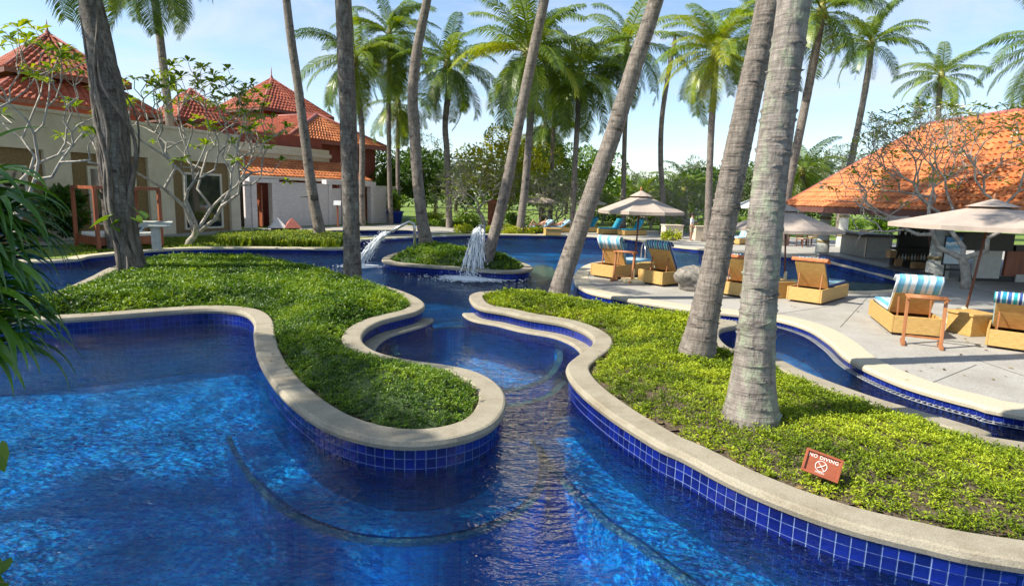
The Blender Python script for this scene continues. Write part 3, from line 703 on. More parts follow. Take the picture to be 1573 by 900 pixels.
def make_palm(label, pts, top_z=None, crown_px=None, Y=None, base_z=0.2, mat=None, frond=1.0, nf=26, kind='g', seed=1, res=(14, 0.16), scar=0.03, group=None, crown=True, dead=2, name='palm_tree', els=None, extra=None):
    # pts: (px, py, width px) from the foot up; the foot stands on base_z, the rest in the same distance plane
    if Y is None: base = P(pts[0][0], pts[0][1], base_z); Y = base.y
    else: base = at(pts[0][0], pts[0][1], Y)
    path, rads = [], []
    for px, py, w in pts:
        p = at(px, py, Y); path.append(p); rads.append(w / 2 * mpp(p))
    if path[0].z > base_z + 0.05:
        path.insert(0, Vector((path[0].x, Y, base_z - 0.1))); rads.insert(0, rads[0] * 1.2)
    else: path[0] = Vector((path[0].x, Y, base_z - 0.12))
    if top_z and path[-1].z < top_z:
        d = path[-1] - path[-2]; d = d / d.z; rem = top_z - path[-1].z; q0 = path[-1].copy()
        for k in (0.5, 1.0):
            q = q0 + d * (rem * k); q.x = q0.x + d.x * rem * k * (1 - 0.35 * k); path.append(q); rads.append(rads[-1] * 0.93)
    root = thing(name, label, 'tree', (path[0].x, path[0].y, base_z), group=group)
    V, F, T, C, s = trunk_mesh(path, rads, mat or M_bark, res[0], res[1], scar, seed=seed)
    V = V - np.array([path[0].x, path[0].y, base_z])
    link('trunk', mesh_np('trunk', V, F, mat or M_bark, True, T), root)
    if not crown: return root, path, rads
    top = path[-1] - root.location; rs = random.Random(seed * 13 + 5)
    az = rs.uniform(0, 6.28)
    order = els or [0, 1, 1, 2, 2, 2, 3, 3, 3, 3, 4, 4, 4, 4, 5, 5, 5, 5, 6, 6, 6, 6, 7, 7, 7, 7, 5, 4, 3, 6]
    for i in range(nf):
        lv = order[i % len(order)]; az += 2.39996 + rs.uniform(-0.25, 0.25)
        yl = kind if kind == 'g' else ('y' if rs.random() < (0.75 if kind == 'y' else 0.3) else 'g')
        link('frond', rs.choice(FM[yl][lv]), root, top + Vector((0, 0, -0.03 * lv + 0.1)), (rs.uniform(-.1, .1), rs.uniform(-.08, .08), az), frond * rs.uniform(0.88, 1.12))
    for i in range(dead): link('frond', DEADM, root, top + Vector((0, 0, -0.25)), (0, 0, rs.uniform(0, 6.28)), frond * rs.uniform(0.6, 0.95))
    b = MB(); b.tube([top + Vector((0, 0, -0.5)), top + Vector((0, 0, 0)), top + Vector((0, 0, 0.7))], [rads[-1] * 1.05, rads[-1] * 1.5, rads[-1] * 0.5], 8)
    b.build('crown_shaft', M_rachis, root, world=False)
    for i in range(7):
        a = rs.uniform(0, 6.28); link('coconut', coco, root, top + Vector((0.28 * math.cos(a), 0.28 * math.sin(a), rs.uniform(-0.4, -0.1))), (0.5, 0.3, a), frond)
    return root, path, rads

NEAR = dict(res=(48, 0.016), scar=0.075)
make_palm('thick pale palm trunk patched with green lichen, rooted behind the no diving sign', [(1151, 656, 86), (1152, 635, 84), (1154, 605, 72), (1158, 560, 61), (1165, 470, 53), (1180, 300, 50), (1199, 150, 49), (1220, 0, 48)], 12.0, base_z=0.30, mat=M_barkl, seed=3, **NEAR)
make_palm('leaning grey palm trunk with flared foot beside the thick lichened trunk', [(1068, 556, 60), (1071, 540, 57), (1078, 505, 46), (1085, 470, 42), (1102, 390, 40), (1121, 290, 39), (1150, 150, 38), (1181, 0, 37)], 12.8, base_z=0.30, mat=M_bark, seed=5, **NEAR)
make_palm('strongly leaning grey palm trunk rising from the planter tip beside the deck', [(857, 450, 34), (862, 436, 31), (872, 405, 28), (905, 310, 27), (942, 205, 26), (975, 100, 25), (1008, 0, 23)], 12, base_z=0.33, mat=M_bark, seed=8, res=(24, 0.05), scar=0.035)
make_palm('slim leaning palm trunk on the small planter island beside the second shower', [(748, 402, 20), (752, 386, 18), (762, 350, 17), (777, 290, 17), (795, 200, 16), (815, 100, 16), (836, 0, 15)], 14.5, base_z=0.45, seed=11, res=(16, 0.1))
make_palm('palm trunk with a kink rising from the small planter island behind the first shower', [(656, 380, 28), (653, 365, 21), (648, 335, 18), (641, 270, 17), (636, 190, 17), (634, 140, 16), (641, 75, 15), (656, 0, 13)], 15, base_z=0.45, seed=14, res=(16, 0.1))
make_palm('upright grey palm trunk on the back edge of the long curving planter', [(541, 432, 31), (541, 412, 27), (540, 370, 25), (537, 250, 25), (532, 120, 25), (527, 0, 24)], 17.5, base_z=0.36, mat=M_barkd, seed=17, res=(24, 0.05), scar=0.02)
make_palm('slender curved palm trunk with a black floodlight in the spiky grass bed', [(493, 368, 21), (489, 345, 17), (482, 310, 16), (475, 262, 15), (466, 195, 14), (456, 120, 13), (447, 60, 13), (440, 0, 12)], 17.5, seed=20, res=(14, 0.12))
make_palm('thin palm trunk rising behind the frangipani beside the long cream wall', [(272, 356, 16), (268, 290, 13), (263, 210, 12), (253, 120, 11.5), (246, 60, 11), (238, 0, 11)], 14.6, seed=23, res=(14, 0.12), nf=28)
make_palm('palm trunk standing behind the vine covered trunk at the daybed', [(176, 383, 19), (166, 320, 16), (153, 200, 15.5), (142, 100, 15), (134, 0, 15)], 12.6, seed=26, mat=M_barkd, res=(16, 0.1))
vine_palm, vp, vr = make_palm('dark gnarled palm trunk wrapped in woody vines on the long planter', [(204, 422, 40), (200, 402, 34), (194, 370, 30), (184, 320, 32), (176, 250, 36), (171, 180, 40), (160, 110, 37), (149, 50, 33), (138, 0, 31)], 10.4, base_z=0.36, seed=29, mat=M_barkd, res=(26, 0.06), scar=0.02, nf=18)
M_vine = pm('woody_vine', (0.05, 0.04, 0.032), (0.20, 0.17, 0.14), scale=9, rough=0.9, bump=0.6, stretch=(1, 1, 0.3))
rs = random.Random(4)
vpath = np.array([tuple(p) for p in vp]); vL = np.r_[0, np.cumsum(np.linalg.norm(np.diff(vpath, axis=0), axis=1))]
for v in range(11):
    a0 = rs.uniform(0, 6.28); tw = rs.uniform(-1.3, 1.3); top = rs.uniform(4.5, 8.2); pts = []; rr = []
    for i in range(26):
        s = i / 25 * top; c = np.array([np.interp(s, vL, vpath[:, k]) for k in range(3)]); rad = np.interp(s, vL, vr) * 1.02 + (0.25 if v in (0, 1) and 0.35 < i / 25 < 0.9 else 0.0) * math.sin((i / 25 - 0.35) / 0.55 * 3.14)
        a = a0 + tw * s / 3 + 0.35 * math.sin(s * 2 + v); pts.append((c[0] + math.cos(a) * rad, c[1] + math.sin(a) * rad, c[2])); rr.append(0.055 * (1 - 0.6 * i / 25) * (0.7 + 0.5 * (v % 3)))
    MB().tube(pts, rr, 6).build('vine', M_vine, vine_palm)

# palms beyond the pool
make_palm('tall palm with hanging fronds behind the dark upright trunk by the bathhouse', [(556, 300, 9), (556, 200, 8.5), (549, 140, 8), (545, 92, 8)], Y=44, seed=31, nf=24, frond=1.05, els=[1, 2, 2, 3, 3, 3, 4, 4, 4, 5, 5, 5, 6, 6, 6, 7, 7, 7, 6, 5])
make_palm('tall slim palm with long drooping crown beside the pot shrub', [(600, 330, 8), (598, 250, 7), (597, 150, 7), (598, 56, 7)], Y=47, seed=32, nf=30, frond=1.08, els=[0, 1, 2, 2, 3, 3, 4, 4, 5, 5, 5, 6, 6, 6, 6, 7, 7, 7, 7, 7])
make_palm('shorter palm with a small drooping crown beside the tall slim palm', [(612, 330, 6.5), (611, 250, 6.5), (612, 158, 6)], Y=50, seed=33, nf=18, frond=0.85, els=[1, 3, 4, 5, 5, 6, 6, 7, 7, 7])
make_palm('full crowned palm with a bright upright heart frond above the white parasol', [(690, 335, 10), (687, 240, 9), (684, 190, 9), (690, 130, 10), (688, 100, 9)], Y=45, seed=34, nf=30, frond=1.05)
make_palm('broad lush coconut palm with sunlit yellow green crown and pale trunk foot', [(797, 357, 14), (801, 335, 12), (809, 260, 11.5), (815, 170, 11), (812, 82, 10)], Y=41, seed=35, nf=34, frond=1.2, kind='m', els=[0, 1, 1, 2, 2, 3, 3, 3, 4, 4, 4, 5, 5, 5, 5, 6, 6, 6, 7, 7, 6, 7])
make_palm('dense dark crowned palm right behind the broad lush palm', [(846, 338, 6), (848, 260, 6), (850, 190, 6), (852, 118, 6)], Y=50, seed=36, nf=28, frond=1.15)
make_palm('low palm with hanging fronds between the dark palms and the beige parasol', [(830, 335, 5), (834, 250, 5), (838, 190, 5)], Y=55, seed=37, nf=20, frond=1.0, els=[2, 4, 5, 6, 6, 7, 7, 7])
make_palm('grey trunked palm standing at the end of the sunlit lawn hedge', [(879, 350, 10), (880, 320, 9), (884, 240, 8.5), (888, 170, 8), (890, 112, 8)], Y=44, seed=38, nf=30, frond=1.1)
make_palm('slim palm with airy open crown above the left lounger parasol', [(957, 345, 9), (958, 280, 7.5), (960, 200, 7), (964, 130, 7), (963, 72, 7)], Y=46, seed=39, nf=28, frond=1.12)
make_palm('yellowing palm with bright gold fronds beside the bare snag', [(1083, 370, 16), (1087, 345, 11), (1090, 260, 10), (1093, 190, 10), (1098, 120, 10), (1100, 80, 9)], Y=37.5, seed=40, nf=30, frond=0.95, kind='y', dead=5, els=[0, 1, 1, 2, 2, 3, 3, 4, 4, 4, 5, 5, 5, 6, 6, 6, 7, 7])
make_palm('leaning palm with ragged crown above the bar roof corner', [(1208, 300, 15), (1225, 220, 13), (1244, 125, 12.5), (1258, 50, 12), (1262, 18, 11)], Y=36, seed=41, nf=24, frond=0.95)
make_palm('single palm with star shaped crown standing behind the bar roof ridge', [(1296, 300, 11), (1310, 235, 9.5), (1325, 160, 9), (1335, 100, 9), (1338, 68, 9)], Y=48, seed=42, nf=22, frond=0.95, els=[0, 1, 2, 2, 3, 3, 3, 4, 4, 4, 5, 5, 6])
make_palm('small distant palm behind the bare frangipani crown', [(1440, 240, 8), (1442, 160, 7.5), (1446, 118, 7)], Y=58, seed=43, nf=22, frond=0.95)
make_palm('palm leaning in past the bar roof with fronds against the sky', [(1640, 330, 14), (1635, 200, 13), (1625, 70, 12)], Y=34, seed=44, nf=24, frond=0.95)
make_palm('palm half hidden behind the thick lichened trunk', [(1196, 330, 8), (1192, 200, 8), (1178, 40, 8)], Y=46, seed=45, nf=24, frond=1.0)
make_palm('low bushy palm in the tree belt between snag and thick trunks', [(1052, 330, 9), (1052, 292, 8)], Y=56, seed=46, nf=24, frond=0.85)
make_palm('low bushy palm at the foot of the grey green casuarina', [(1232, 330, 9), (1232, 262, 8)], Y=52, seed=47, nf=24, frond=0.95)
make_palm('low bushy palm behind the beige lounger parasol', [(985, 330, 7), (985, 302, 7)], Y=62, seed=48, nf=20, frond=0.85)
make_palm('bare dead palm snag without fronds', [(1018, 345, 9), (1018, 300, 8), (1015, 250, 8), (1017, 180, 7.5), (1030, 95, 7), (1036, 66, 6), (1037, 50, 3)], Y=44, seed=50, crown=False)
# palms on the left bank, outside the picture, whose crowns shade the pool
for i, (x, y, h) in enumerate([(-13.9, 4.2, 10.0), (-16.2, 0.8, 11.0), (-18.5, 15.6, 13.5)]):
    root = thing('palm_tree', 'coconut palm on the near left bank', 'tree', (x, y, 0.17), group='palms on the near left bank')
    V, F, T, C, s = trunk_mesh([(0, 0, -0.1), (0.3, 0.1, h * 0.5), (0.9, 0.2, h)], [0.22, 0.16, 0.13], M_bark, 12, 0.3, seed=60 + i)
    link('trunk', mesh_np('trunk', V, F, M_bark, True, T), root)
    az = i * 1.3
    for k in range((8, 15, 14)[i]):
        az += 2.4; link('frond', random.choice(FM['g'][[1, 2, 3, 3, 4, 4, 5, 5, 6, 6, 7][k % 11]]), root, (0.9, 0.2, h), (0, 0, az), random.uniform(0.9, 1.1))

# ------------------------------------------------------------------ branching frangipani
M_fbark = pm('frangipani_bark', (0.24, 0.215, 0.18), (0.48, 0.44, 0.38), scale=6, rough=0.85, bump=0.5, bscale=20)
M_fleaf = leafm('frangipani_leaf', [(0.05, 0.10, 0.010), (0.12, 0.20, 0.018), (0.24, 0.32, 0.03), (0.42, 0.44, 0.05)], trans=0.42, rough=0.3, spec=0.5)
M_petal = pm('frangipani_petal', (0.75, 0.74, 0.66), (0.85, 0.80, 0.62), rough=0.5)
def frangipani(label, base, trunk_h, r0, height, spread, levels, seed, leafL=0.24, leaf_p=0.85, per=8, lean=(0, 0), flowers=0.12, nforks=(2, 3), up=0.5):
    rs = random.Random(seed); base = Vector(base); root = thing('frangipani_tree', label, 'tree', base)
    b = MB(); tips = []
    top = base + Vector((lean[0] * 0.35, lean[1] * 0.35, trunk_h))
    b.tube([base - Vector((0, 0, 0.1)), base + Vector((lean[0] * 0.05, 0, trunk_h * 0.3)), base + Vector((lean[0] * 0.2 + 0.06, 0.03, trunk_h * 0.7)), top], [r0 * 1.35, r0 * 1.0, r0 * 0.95, r0 * 0.92], 10)
    seglen0 = (height - trunk_h) / (levels * 0.62)
    ctr = base + Vector((lean[0], lean[1], trunk_h + (height - trunk_h) * 0.45)); ez = (height - trunk_h) * 0.6
    def grow(p, d, r, lv):
        L = seglen0 * (0.86 ** lv) * rs.uniform(0.7, 1.2)
        side = Vector((rs.gauss(0, 1), rs.gauss(0, 1), rs.gauss(0, .6))) * 0.16 * L
        q = p + d * L; mid = p + d * L * 0.5 + side
        b.tube([p, mid, q], [r, r * 0.85, r * 0.72], 6 if lv < 3 else 4, cap=False)
        e = Vector(((q.x - ctr.x) / spread, (q.y - ctr.y) / spread, (q.z - ctr.z) / ez)).length
        if lv >= levels or (lv > 2 and e > 1.05): tips.append((q, d)); return
        k = rs.choice(nforks); a0 = rs.uniform(0, 6.28)
        x = d.orthogonal().normalized(); y = d.cross(x)
        for i in range(k):
            a = a0 + i * 6.283 / k + rs.uniform(-.4, .4); th = rs.uniform(0.45, 0.85)
            nd = d * math.cos(th) + (x * math.cos(a) + y * math.sin(a)) * math.sin(th)
            hor = Vector((ctr.x - q.x, ctr.y - q.y, 0)) * (0.10 if e > 0.8 else -0.05)
            nd = (nd + Vector((0, 0, up * 0.35)) + hor).normalized()
            grow(q, nd, r * 0.70, lv + 1)
    k0 = 3 if trunk_h > 0.6 else 4
    for i in range(k0):
        a = i * 6.283 / k0 + rs.uniform(-.4, .4) + seed
        grow(top - Vector((0, 0, 0.05)), (Vector((math.cos(a) * 0.8 + lean[0] * .25, math.sin(a) * 0.8 + lean[1] * .25, up + 0.35))).normalized(), r0 * 0.66, 0)
    b.build('trunk', M_fbark, root)
    V, F, T = [], [], []; fl = MB()
    for q, d in tips:
        if rs.random() > leaf_p: continue
        tint = rs.uniform(0.2, 0.75)
        for i in range(per):
            a = i * 2.4 + rs.uniform(-.3, .3); el = rs.uniform(-0.35, 0.65)
            dr = Vector((math.cos(a) * math.cos(el), math.sin(a) * math.cos(el), math.sin(el))); dr = (dr + d * 0.35).normalized()
            s = dr.cross(Vector((0, 0, 1))); s = s.normalized() if s.length > .01 else Vector((1, 0, 0))
            L = leafL * rs.uniform(0.65, 1.2); w = L * 0.16; m = q + dr * L * 0.55 + Vector((0, 0, 0.06 * L)); e = q + dr * L - Vector((0, 0, 0.22 * L))
            k = len(V); V += [tuple(q + dr * 0.03), tuple(m + s * w), tuple(e), tuple(m - s * w)]; F.append((k, k + 1, k + 2, k + 3)); T += [min(.98, max(.02, tint + rs.gauss(0, .12)))] * 4
        if rs.random() < flowers:
            for i in range(5):
                c = q + d * 0.1 + Vector((rs.gauss(0, .06), rs.gauss(0, .06), rs.gauss(0, .04))); fl.box(c, (0.06, 0.06, 0.03), rz=rs.uniform(0, 3), rx=rs.uniform(-.6, .6))
    V = np.array(V) - np.array(tuple(base)); link('crown', mesh_np('crown', V, F, M_fleaf, False, T), root)
    if fl.v: stuff(fl.build('blossom', M_petal, root))
    return root
p = P(1484, 444, .2); frangipani('large bare branched frangipani with forked trunk behind the big parasol', p, 1.0, 0.135, 6.1, 3.0, 7, 3, leafL=0.24, leaf_p=0.6, per=6, lean=(-0.9, -0.2), flowers=0.10, nforks=(2, 2, 3), up=0.45)
p = at(288, 352, 26); p.z = .2; frangipani('leafy frangipani with several crooked stems in front of the tall glass door', p, 0.5, 0.14, 6.4, 3.0, 5, 11, leafL=0.46, leaf_p=0.97, per=11, lean=(0.9, 0), nforks=(2, 2, 3), up=0.75)
p = at(22, 375, 19.5); p.z = .2; frangipani('frangipani with long pale bare stems beside the red daybed frame', p, 1.6, 0.12, 6.2, 2.6, 5, 21, leafL=0.48, leaf_p=0.9, per=10, lean=(0.6, 0), nforks=(2, 2), up=0.85)
p = P(745, 350, .2); frangipani('wide grey branched frangipani with sparse leaves behind the second shower', p, 1.2, 0.16, 5.6, 4.4, 7, 5, leafL=0.24, leaf_p=0.7, per=6, lean=(-1.5, 0.5), nforks=(2, 2, 3), up=0.35)
p = P(925, 345, .2); frangipani('low frangipani behind the blue cushioned loungers', p, 0.5, 0.1, 3.0, 2.2, 6, 8, leafL=0.24, leaf_p=0.8, per=6, nforks=(2, 3), up=0.4)
p = at(1060, 338, 47); p.z = .2; frangipani('bushy bare twigged frangipani behind the beige planter boxes', p, 0.5, 0.12, 4.0, 3.6, 6, 9, leafL=0.26, leaf_p=0.7, per=6, nforks=(2, 3), up=0.35)
p = at(1000, 338, 50); p.z = .2; frangipani('low spreading frangipani beyond the lawn by the bare snag', p, 0.5, 0.12, 3.2, 2.8, 6, 19, leafL=0.26, leaf_p=0.85, per=6, nforks=(2, 3), up=0.35)
p = at(850, 340, 47); p.z = .2; frangipani('thicket of pale twigged frangipani behind the beige far parasol', p, 0.3, 0.12, 4.2, 3.6, 6, 29, leafL=0.26, leaf_p=0.6, per=6, nforks=(2, 3), up=0.45)

# ------------------------------------------------------------------ leafy trees and shrubs
M_tbark = pm('tree_bark', (0.09, 0.07, 0.05), (0.20, 0.16, 0.12), scale=5, rough=0.9, bump=0.5)
LEAFS = {
 'dark': leafm('dark_tree_leaf', [(0.014, 0.04, 0.007), (0.035, 0.085, 0.012), (0.08, 0.15, 0.02), (0.15, 0.23, 0.035)], trans=0.25),
 'mid': leafm('mid_tree_leaf', [(0.03, 0.07, 0.009), (0.08, 0.16, 0.016), (0.16, 0.26, 0.026), (0.28, 0.36, 0.045)], trans=0.3),
 'yellow': leafm('yellow_tree_leaf', [(0.12, 0.16, 0.014), (0.26, 0.28, 0.022), (0.44, 0.42, 0.03), (0.60, 0.54, 0.05)], trans=0.45),
 'grey': leafm('grey_tree_leaf', [(0.045, 0.065, 0.03), (0.09, 0.12, 0.05), (0.16, 0.19, 0.08), (0.25, 0.27, 0.13)], trans=0.2),
 'lime': leafm('lime_shrub_leaf', [(0.10, 0.18, 0.012), (0.22, 0.30, 0.02), (0.36, 0.40, 0.03), (0.50, 0.48, 0.06)], trans=0.35)}
def crown_leaves(ctr, rad, n, size, seed, nclump=26, hole=0.0, aspect=0.5, drop=0.0):
    r = np.random.default_rng(seed); ctr = np.array(ctr); rad = np.array(rad)
    u = r.normal(size=(nclump, 3)); u /= np.linalg.norm(u, axis=1)[:, None]
    c = ctr + u * rad * r.uniform(0.35, 0.95, (nclump, 1)); cr = rad.mean() * r.uniform(0.22, 0.42, nclump); ct = r.uniform(0.2, 0.75, nclump)
    k = r.integers(0, nclump, n); v = r.normal(size=(n, 3)); v /= np.linalg.norm(v, axis=1)[:, None]
    p = c[k] + v * (cr[k] * r.uniform(0.55, 1.05, n) ** 0.5)[:, None] * np.array([1, 1, 0.8])
    d = v + r.normal(0, 0.6, (n, 3)) + np.array([0, 0, -drop]); d /= np.linalg.norm(d, axis=1)[:, None]
    s = np.cross(d, r.normal(size=(n, 3))); s /= np.linalg.norm(s, axis=1)[:, None]
    L = size * r.uniform(0.6, 1.3, n)[:, None]; w = L * aspect
    V = np.stack([p, p + d * L * .5 + s * w * .5, p + d * L, p + d * L * .5 - s * w * .5], 1).reshape(-1, 3)
    T = np.clip(ct[k] + r.normal(0, 0.13, n), 0.02, 0.98)
    return V, np.arange(n * 4).reshape(-1, 4), np.repeat(T, 4)
def leafy_tree(label, base, h, rad, kind, seed, n=3600, size=0.30, name='leafy_tree', trunk_r=0.16, cz=0.58, nclump=26, aspect=0.5, group=None, drop=0.0):
    root = thing(name, label, 'tree' if 'tree' in name or 'casuarina' in name else 'shrub', base, group=group); rs = random.Random(seed)
    b = MB(); b.tube([(0, 0, -0.1), (0.1, 0, h * 0.25), (0.0, 0.1, h * 0.5), (0, 0, h * 0.8)], [trunk_r * 1.3, trunk_r, trunk_r * .75, trunk_r * .25], 8)
    for i in range(7):
        a = i * 2.4 + seed; z0 = h * rs.uniform(0.25, 0.55); q = Vector((math.cos(a) * rad[0] * .75, math.sin(a) * rad[1] * .75, z0 + h * rs.uniform(0.12, 0.3)))
        b.tube([(0, 0, z0), q * 0.5 + Vector((0, 0, z0 * .5)), q], [trunk_r * .5, trunk_r * .32, trunk_r * .1], 5)
    b.build('trunk', M_tbark, root, world=False)
    V, F, T = crown_leaves((0, 0, h * cz), rad, n, size, seed, nclump, aspect=aspect, drop=drop)
    V[:, 2] = np.maximum(V[:, 2], 0.05)
    link('crown', mesh_np('crown', V, F, LEAFS[kind], False, T), root); return root
def ground_at(px, Y, z=0.17):
    p = at(px, 300, Y); return (p.x, Y, z)
leafy_tree('golden green leafy tree behind the wide frangipani', ground_at(770, 50), 8.3, (4.4, 3.2, 3.3), 'yellow', 1, 9000, 0.26, nclump=40)
leafy_tree('yellow green tree rising between the leaning palm trunks', ground_at(835, 56), 7.8, (4.2, 3.2, 3.0), 'mid', 2, 7000, 0.3, nclump=36)
leafy_tree('dense dark tree right of the bathhouse roof', ground_at(650, 56), 7.0, (3.4, 2.6, 3.0), 'dark', 3, 6500, 0.32, nclump=34)
leafy_tree('mid green tree beside the bathhouse gable end', ground_at(575, 57), 6.2, (3.6, 2.6, 2.8), 'mid', 4, 6000, 0.3, nclump=32)
leafy_tree('dark tree with feathery top behind the white parasol', ground_at(668, 66), 8.2, (3.4, 2.6, 3.2), 'grey', 5, 5000, 0.3, aspect=0.22)
leafy_tree('olive tree at the edge of the lawn beside the grey palm', ground_at(905, 60), 7.6, (3.2, 2.6, 3.0), 'mid', 6, 6000, 0.3)
belt = [(945, 78, 5.6, 'mid', 'rounded green tree in the far belt left of the bare snag'), (985, 92, 7.2, 'grey', 'grey feathery tree in the far belt behind the lounger parasol'), (1035, 84, 5.8, 'mid', 'broad green tree in the far belt right of the bare snag'),
        (1062, 80, 8.2, 'grey', 'tall airy casuarina in the far belt beside the gold palm'), (1090, 72, 6.6, 'dark', 'dark tree in the far belt behind the gold palm trunk'), (1110, 78, 8.6, 'grey', 'tallest airy casuarina in the far belt before the leaning trunk'),
        (1165, 82, 9.0, 'dark', 'dark tree glimpsed between the two thick trunks'), (1245, 84, 9.6, 'dark', 'dark dense tree behind the leaning ragged palm'), (1290, 76, 10.6, 'grey', 'big grey green casuarina behind the bar roof'),
        (1345, 88, 10.2, 'mid', 'green tree behind the bar roof ridge'), (1400, 92, 9.0, 'dark', 'dark tree behind the bare frangipani'), (1490, 95, 9.5, 'mid', 'tall green tree far behind the bar pavilion'), (1560, 90, 8.5, 'dark', 'dark tree far behind the bar at the grove end'),
        (700, 86, 7.0, 'dark', 'dark tree far behind the golden green tree'), (530, 80, 7.5, 'mid', 'green tree far behind the bathhouse'), (870, 90, 7.0, 'dark', 'dark tree far behind the grey trunked palm')]
for i, (px, Y, h, k, lab) in enumerate(belt):
    leafy_tree(lab, ground_at(px, Y), h, (h * 0.52, h * 0.45, h * 0.40), k, 40 + i, 5000, 0.42 if k != 'grey' else 0.5, aspect=0.5 if k != 'grey' else 0.16, nclump=30, name='leafy_tree' if k != 'grey' else 'casuarina_tree', cz=0.52, trunk_r=0.22)
# far wood and hedges
def hedge(label, a, c, h, w, kind, n, size, seed, name='hedge'):
    a, c = Vector(a), Vector(c); root = thing(name, label, 'hedge', (a + c) / 2); r = np.random.default_rng(seed)
    t = r.uniform(0, 1, n); d = (c - a); side = Vector((-d.y, d.x, 0)).normalized()
    x = r.uniform(-1, 1, n); z = r.uniform(0, 1, n); hh = h * (0.75 + 0.35 * np.array([noise.noise(Vector((q * d.length * 0.35, seed, 0))) for q in t]))
    p = np.c_[a.x + d.x * t + side.x * x * w * .5, a.y + d.y * t + side.y * x * w * .5, 0.1 + hh * np.sqrt(z) * (1 - 0.3 * x * x)] - np.array([*((a + c) / 2)[:2], a.z])
    dr = r.normal(size=(n, 3)) + np.array([0, -.3, .5]); dr /= np.linalg.norm(dr, axis=1)[:, None]; s = np.cross(dr, r.normal(size=(n, 3))); s /= np.linalg.norm(s, axis=1)[:, None]
    L = size * r.uniform(.6, 1.3, n)[:, None]
    V = np.stack([p, p + dr * L * .5 + s * L * .25, p + dr * L, p + dr * L * .5 - s * L * .25], 1).reshape(-1, 3)
    T = np.repeat(np.clip(r.normal(.45, .18, n), .02, .98), 4)
    stuff(link('foliage', mesh_np('foliage', V, np.arange(n * 4).reshape(-1, 4), LEAFS[kind], False, T), root)); return root
wood = hedge('far dark wood closing off the garden beyond the lawn', (-60, 108, .17), (110, 108, .17), 8.0, 9, 'dark', 26000, 0.8, 3, name='far_wood'); wood['kind'] = 'stuff'
hedge('low green hedge along the back of the sunlit lawn', ground_at(880, 62), ground_at(1300, 58), 1.3, 1.4, 'mid', 6000, 0.25, 4)
hedge('clipped dark border beside the garden path by the white parasol', ground_at(632, 47), ground_at(735, 46), 0.55, 1.2, 'mid', 3500, 0.2, 5)
def clump(label, px, py, kind, rad, h, n, size, seed, name='shrub'):
    p = P(px, py, .18); root = thing(name, label, 'shrub', p); V, F, T = crown_leaves((0, 0, h * .5), (rad, rad, h * .5), n, size, seed, 14)
    V[:, 2] = np.maximum(V[:, 2], 0.02); stuff(link('foliage', mesh_np('foliage', V, F, LEAFS[kind], False, T), root))
    b = MB()
    for i in range(5): a = i * 1.3; b.tube([(0, 0, -.05), (math.cos(a) * rad * .5, math.sin(a) * rad * .5, h * .7)], [0.02, 0.008], 4)
    b.build('stem', M_tbark, root, world=False); return root
clump('lime shrub right of the beige planter boxes', 1108, 368, 'lime', 0.9, 1.5, 1600, .2, 2)
clump('low green shrub beside the beige planter boxes', 1030, 370, 'lime', 0.6, 0.6, 700, .16, 3)
clump('green shrub under the carved wooden panel', 715, 345, 'mid', 1.6, 0.9, 1500, .2, 4)
clump('leafy shrub beside the far parasol loungers', 795, 345, 'mid', 1.4, 1.0, 1300, .2, 5)
clump('yellow shrub border before the shower palms', 715, 358, 'lime', 0.8, 0.45, 900, .15, 6)
clump('yellow shrub border at the foot of the lush palm', 790, 358.5, 'lime', 0.9, 0.5, 1200, .15, 7)
clump('yellow shrub border beside the tan planter box', 820, 358.5, 'lime', 0.8, 0.45, 1000, .15, 8)
clump('yellow shrub border between shower and lush palm', 755, 358, 'lime', 0.8, 0.4, 900, .15, 9)
clump('broad leaved shrub behind the bar counter end', 1352, 366, 'mid', 1.0, 1.7, 1800, .3, 10)
clump('green shrub on the lawn beyond the pavilion columns', 1305, 352, 'mid', 1.6, 1.0, 1500, .25, 12)
clump('bright shrub along the garden path near the pot', 660, 338, 'lime', 1.6, 0.5, 1500, .18, 13)
clump('dark shrub growing by the daybed platform', 98, 372, 'dark', 1.0, 2.2, 2200, .3, 14)

# spiky grass bed on the left bank
M_blade = leafm('grass_blade', [(0.05, 0.10, 0.01), (0.14, 0.22, 0.018), (0.28, 0.34, 0.03), (0.42, 0.44, 0.07)], trans=0.3)
def blades(label, px_poly, n, L, seed, name='spiky_grass', z=0.18):
    C = np.array([tuple(P(x, y, z))[:2] for x, y in px_poly]); r = np.random.default_rng(seed); lo, hi = C.min(0), C.max(0)
    q = np.c_[r.uniform(lo[0], hi[0], n * 4), r.uniform(lo[1], hi[1], n * 4)]; q = q[inside(q, C)][:n]; n = len(q)
    q = q[(np.floor(np.arange(n) / 12)).astype(int)] + r.normal(0, .07, (n, 2))
    az = r.uniform(0, 6.28, n); l = L * r.uniform(.6, 1.2, n); lean = r.uniform(.25, .8, n)
    b0 = np.c_[q, np.full(n, z)]; s = np.c_[-np.sin(az), np.cos(az), np.zeros(n)] * 0.022
    h = np.c_[np.cos(az), np.sin(az), np.zeros(n)]
    m = b0 + h * (l * lean * .4)[:, None] + np.c_[np.zeros((n, 2)), l * .75]; e = b0 + h * (l * lean)[:, None] + np.c_[np.zeros((n, 2)), l * .62]
    V = np.stack([b0 - s, b0 + s, m + s, m - s, m - s, m + s, e + s * .1, e - s * .1], 1).reshape(-1, 3); F = np.arange(n * 8).reshape(-1, 4)
    o = link(name, mesh_np(name, V, F, M_blade, False, np.repeat(np.clip(r.normal(.5, .18, n), .02, .98), 8)))
    tag(o, label, 'grass'); return stuff(o)
blades('spiky yellow green grass bed along the left bank', [(330, 378), (340, 368), (400, 364), (470, 363), (528, 368), (530, 381), (450, 379.5), (380, 379)], 9000, 0.48, 3)
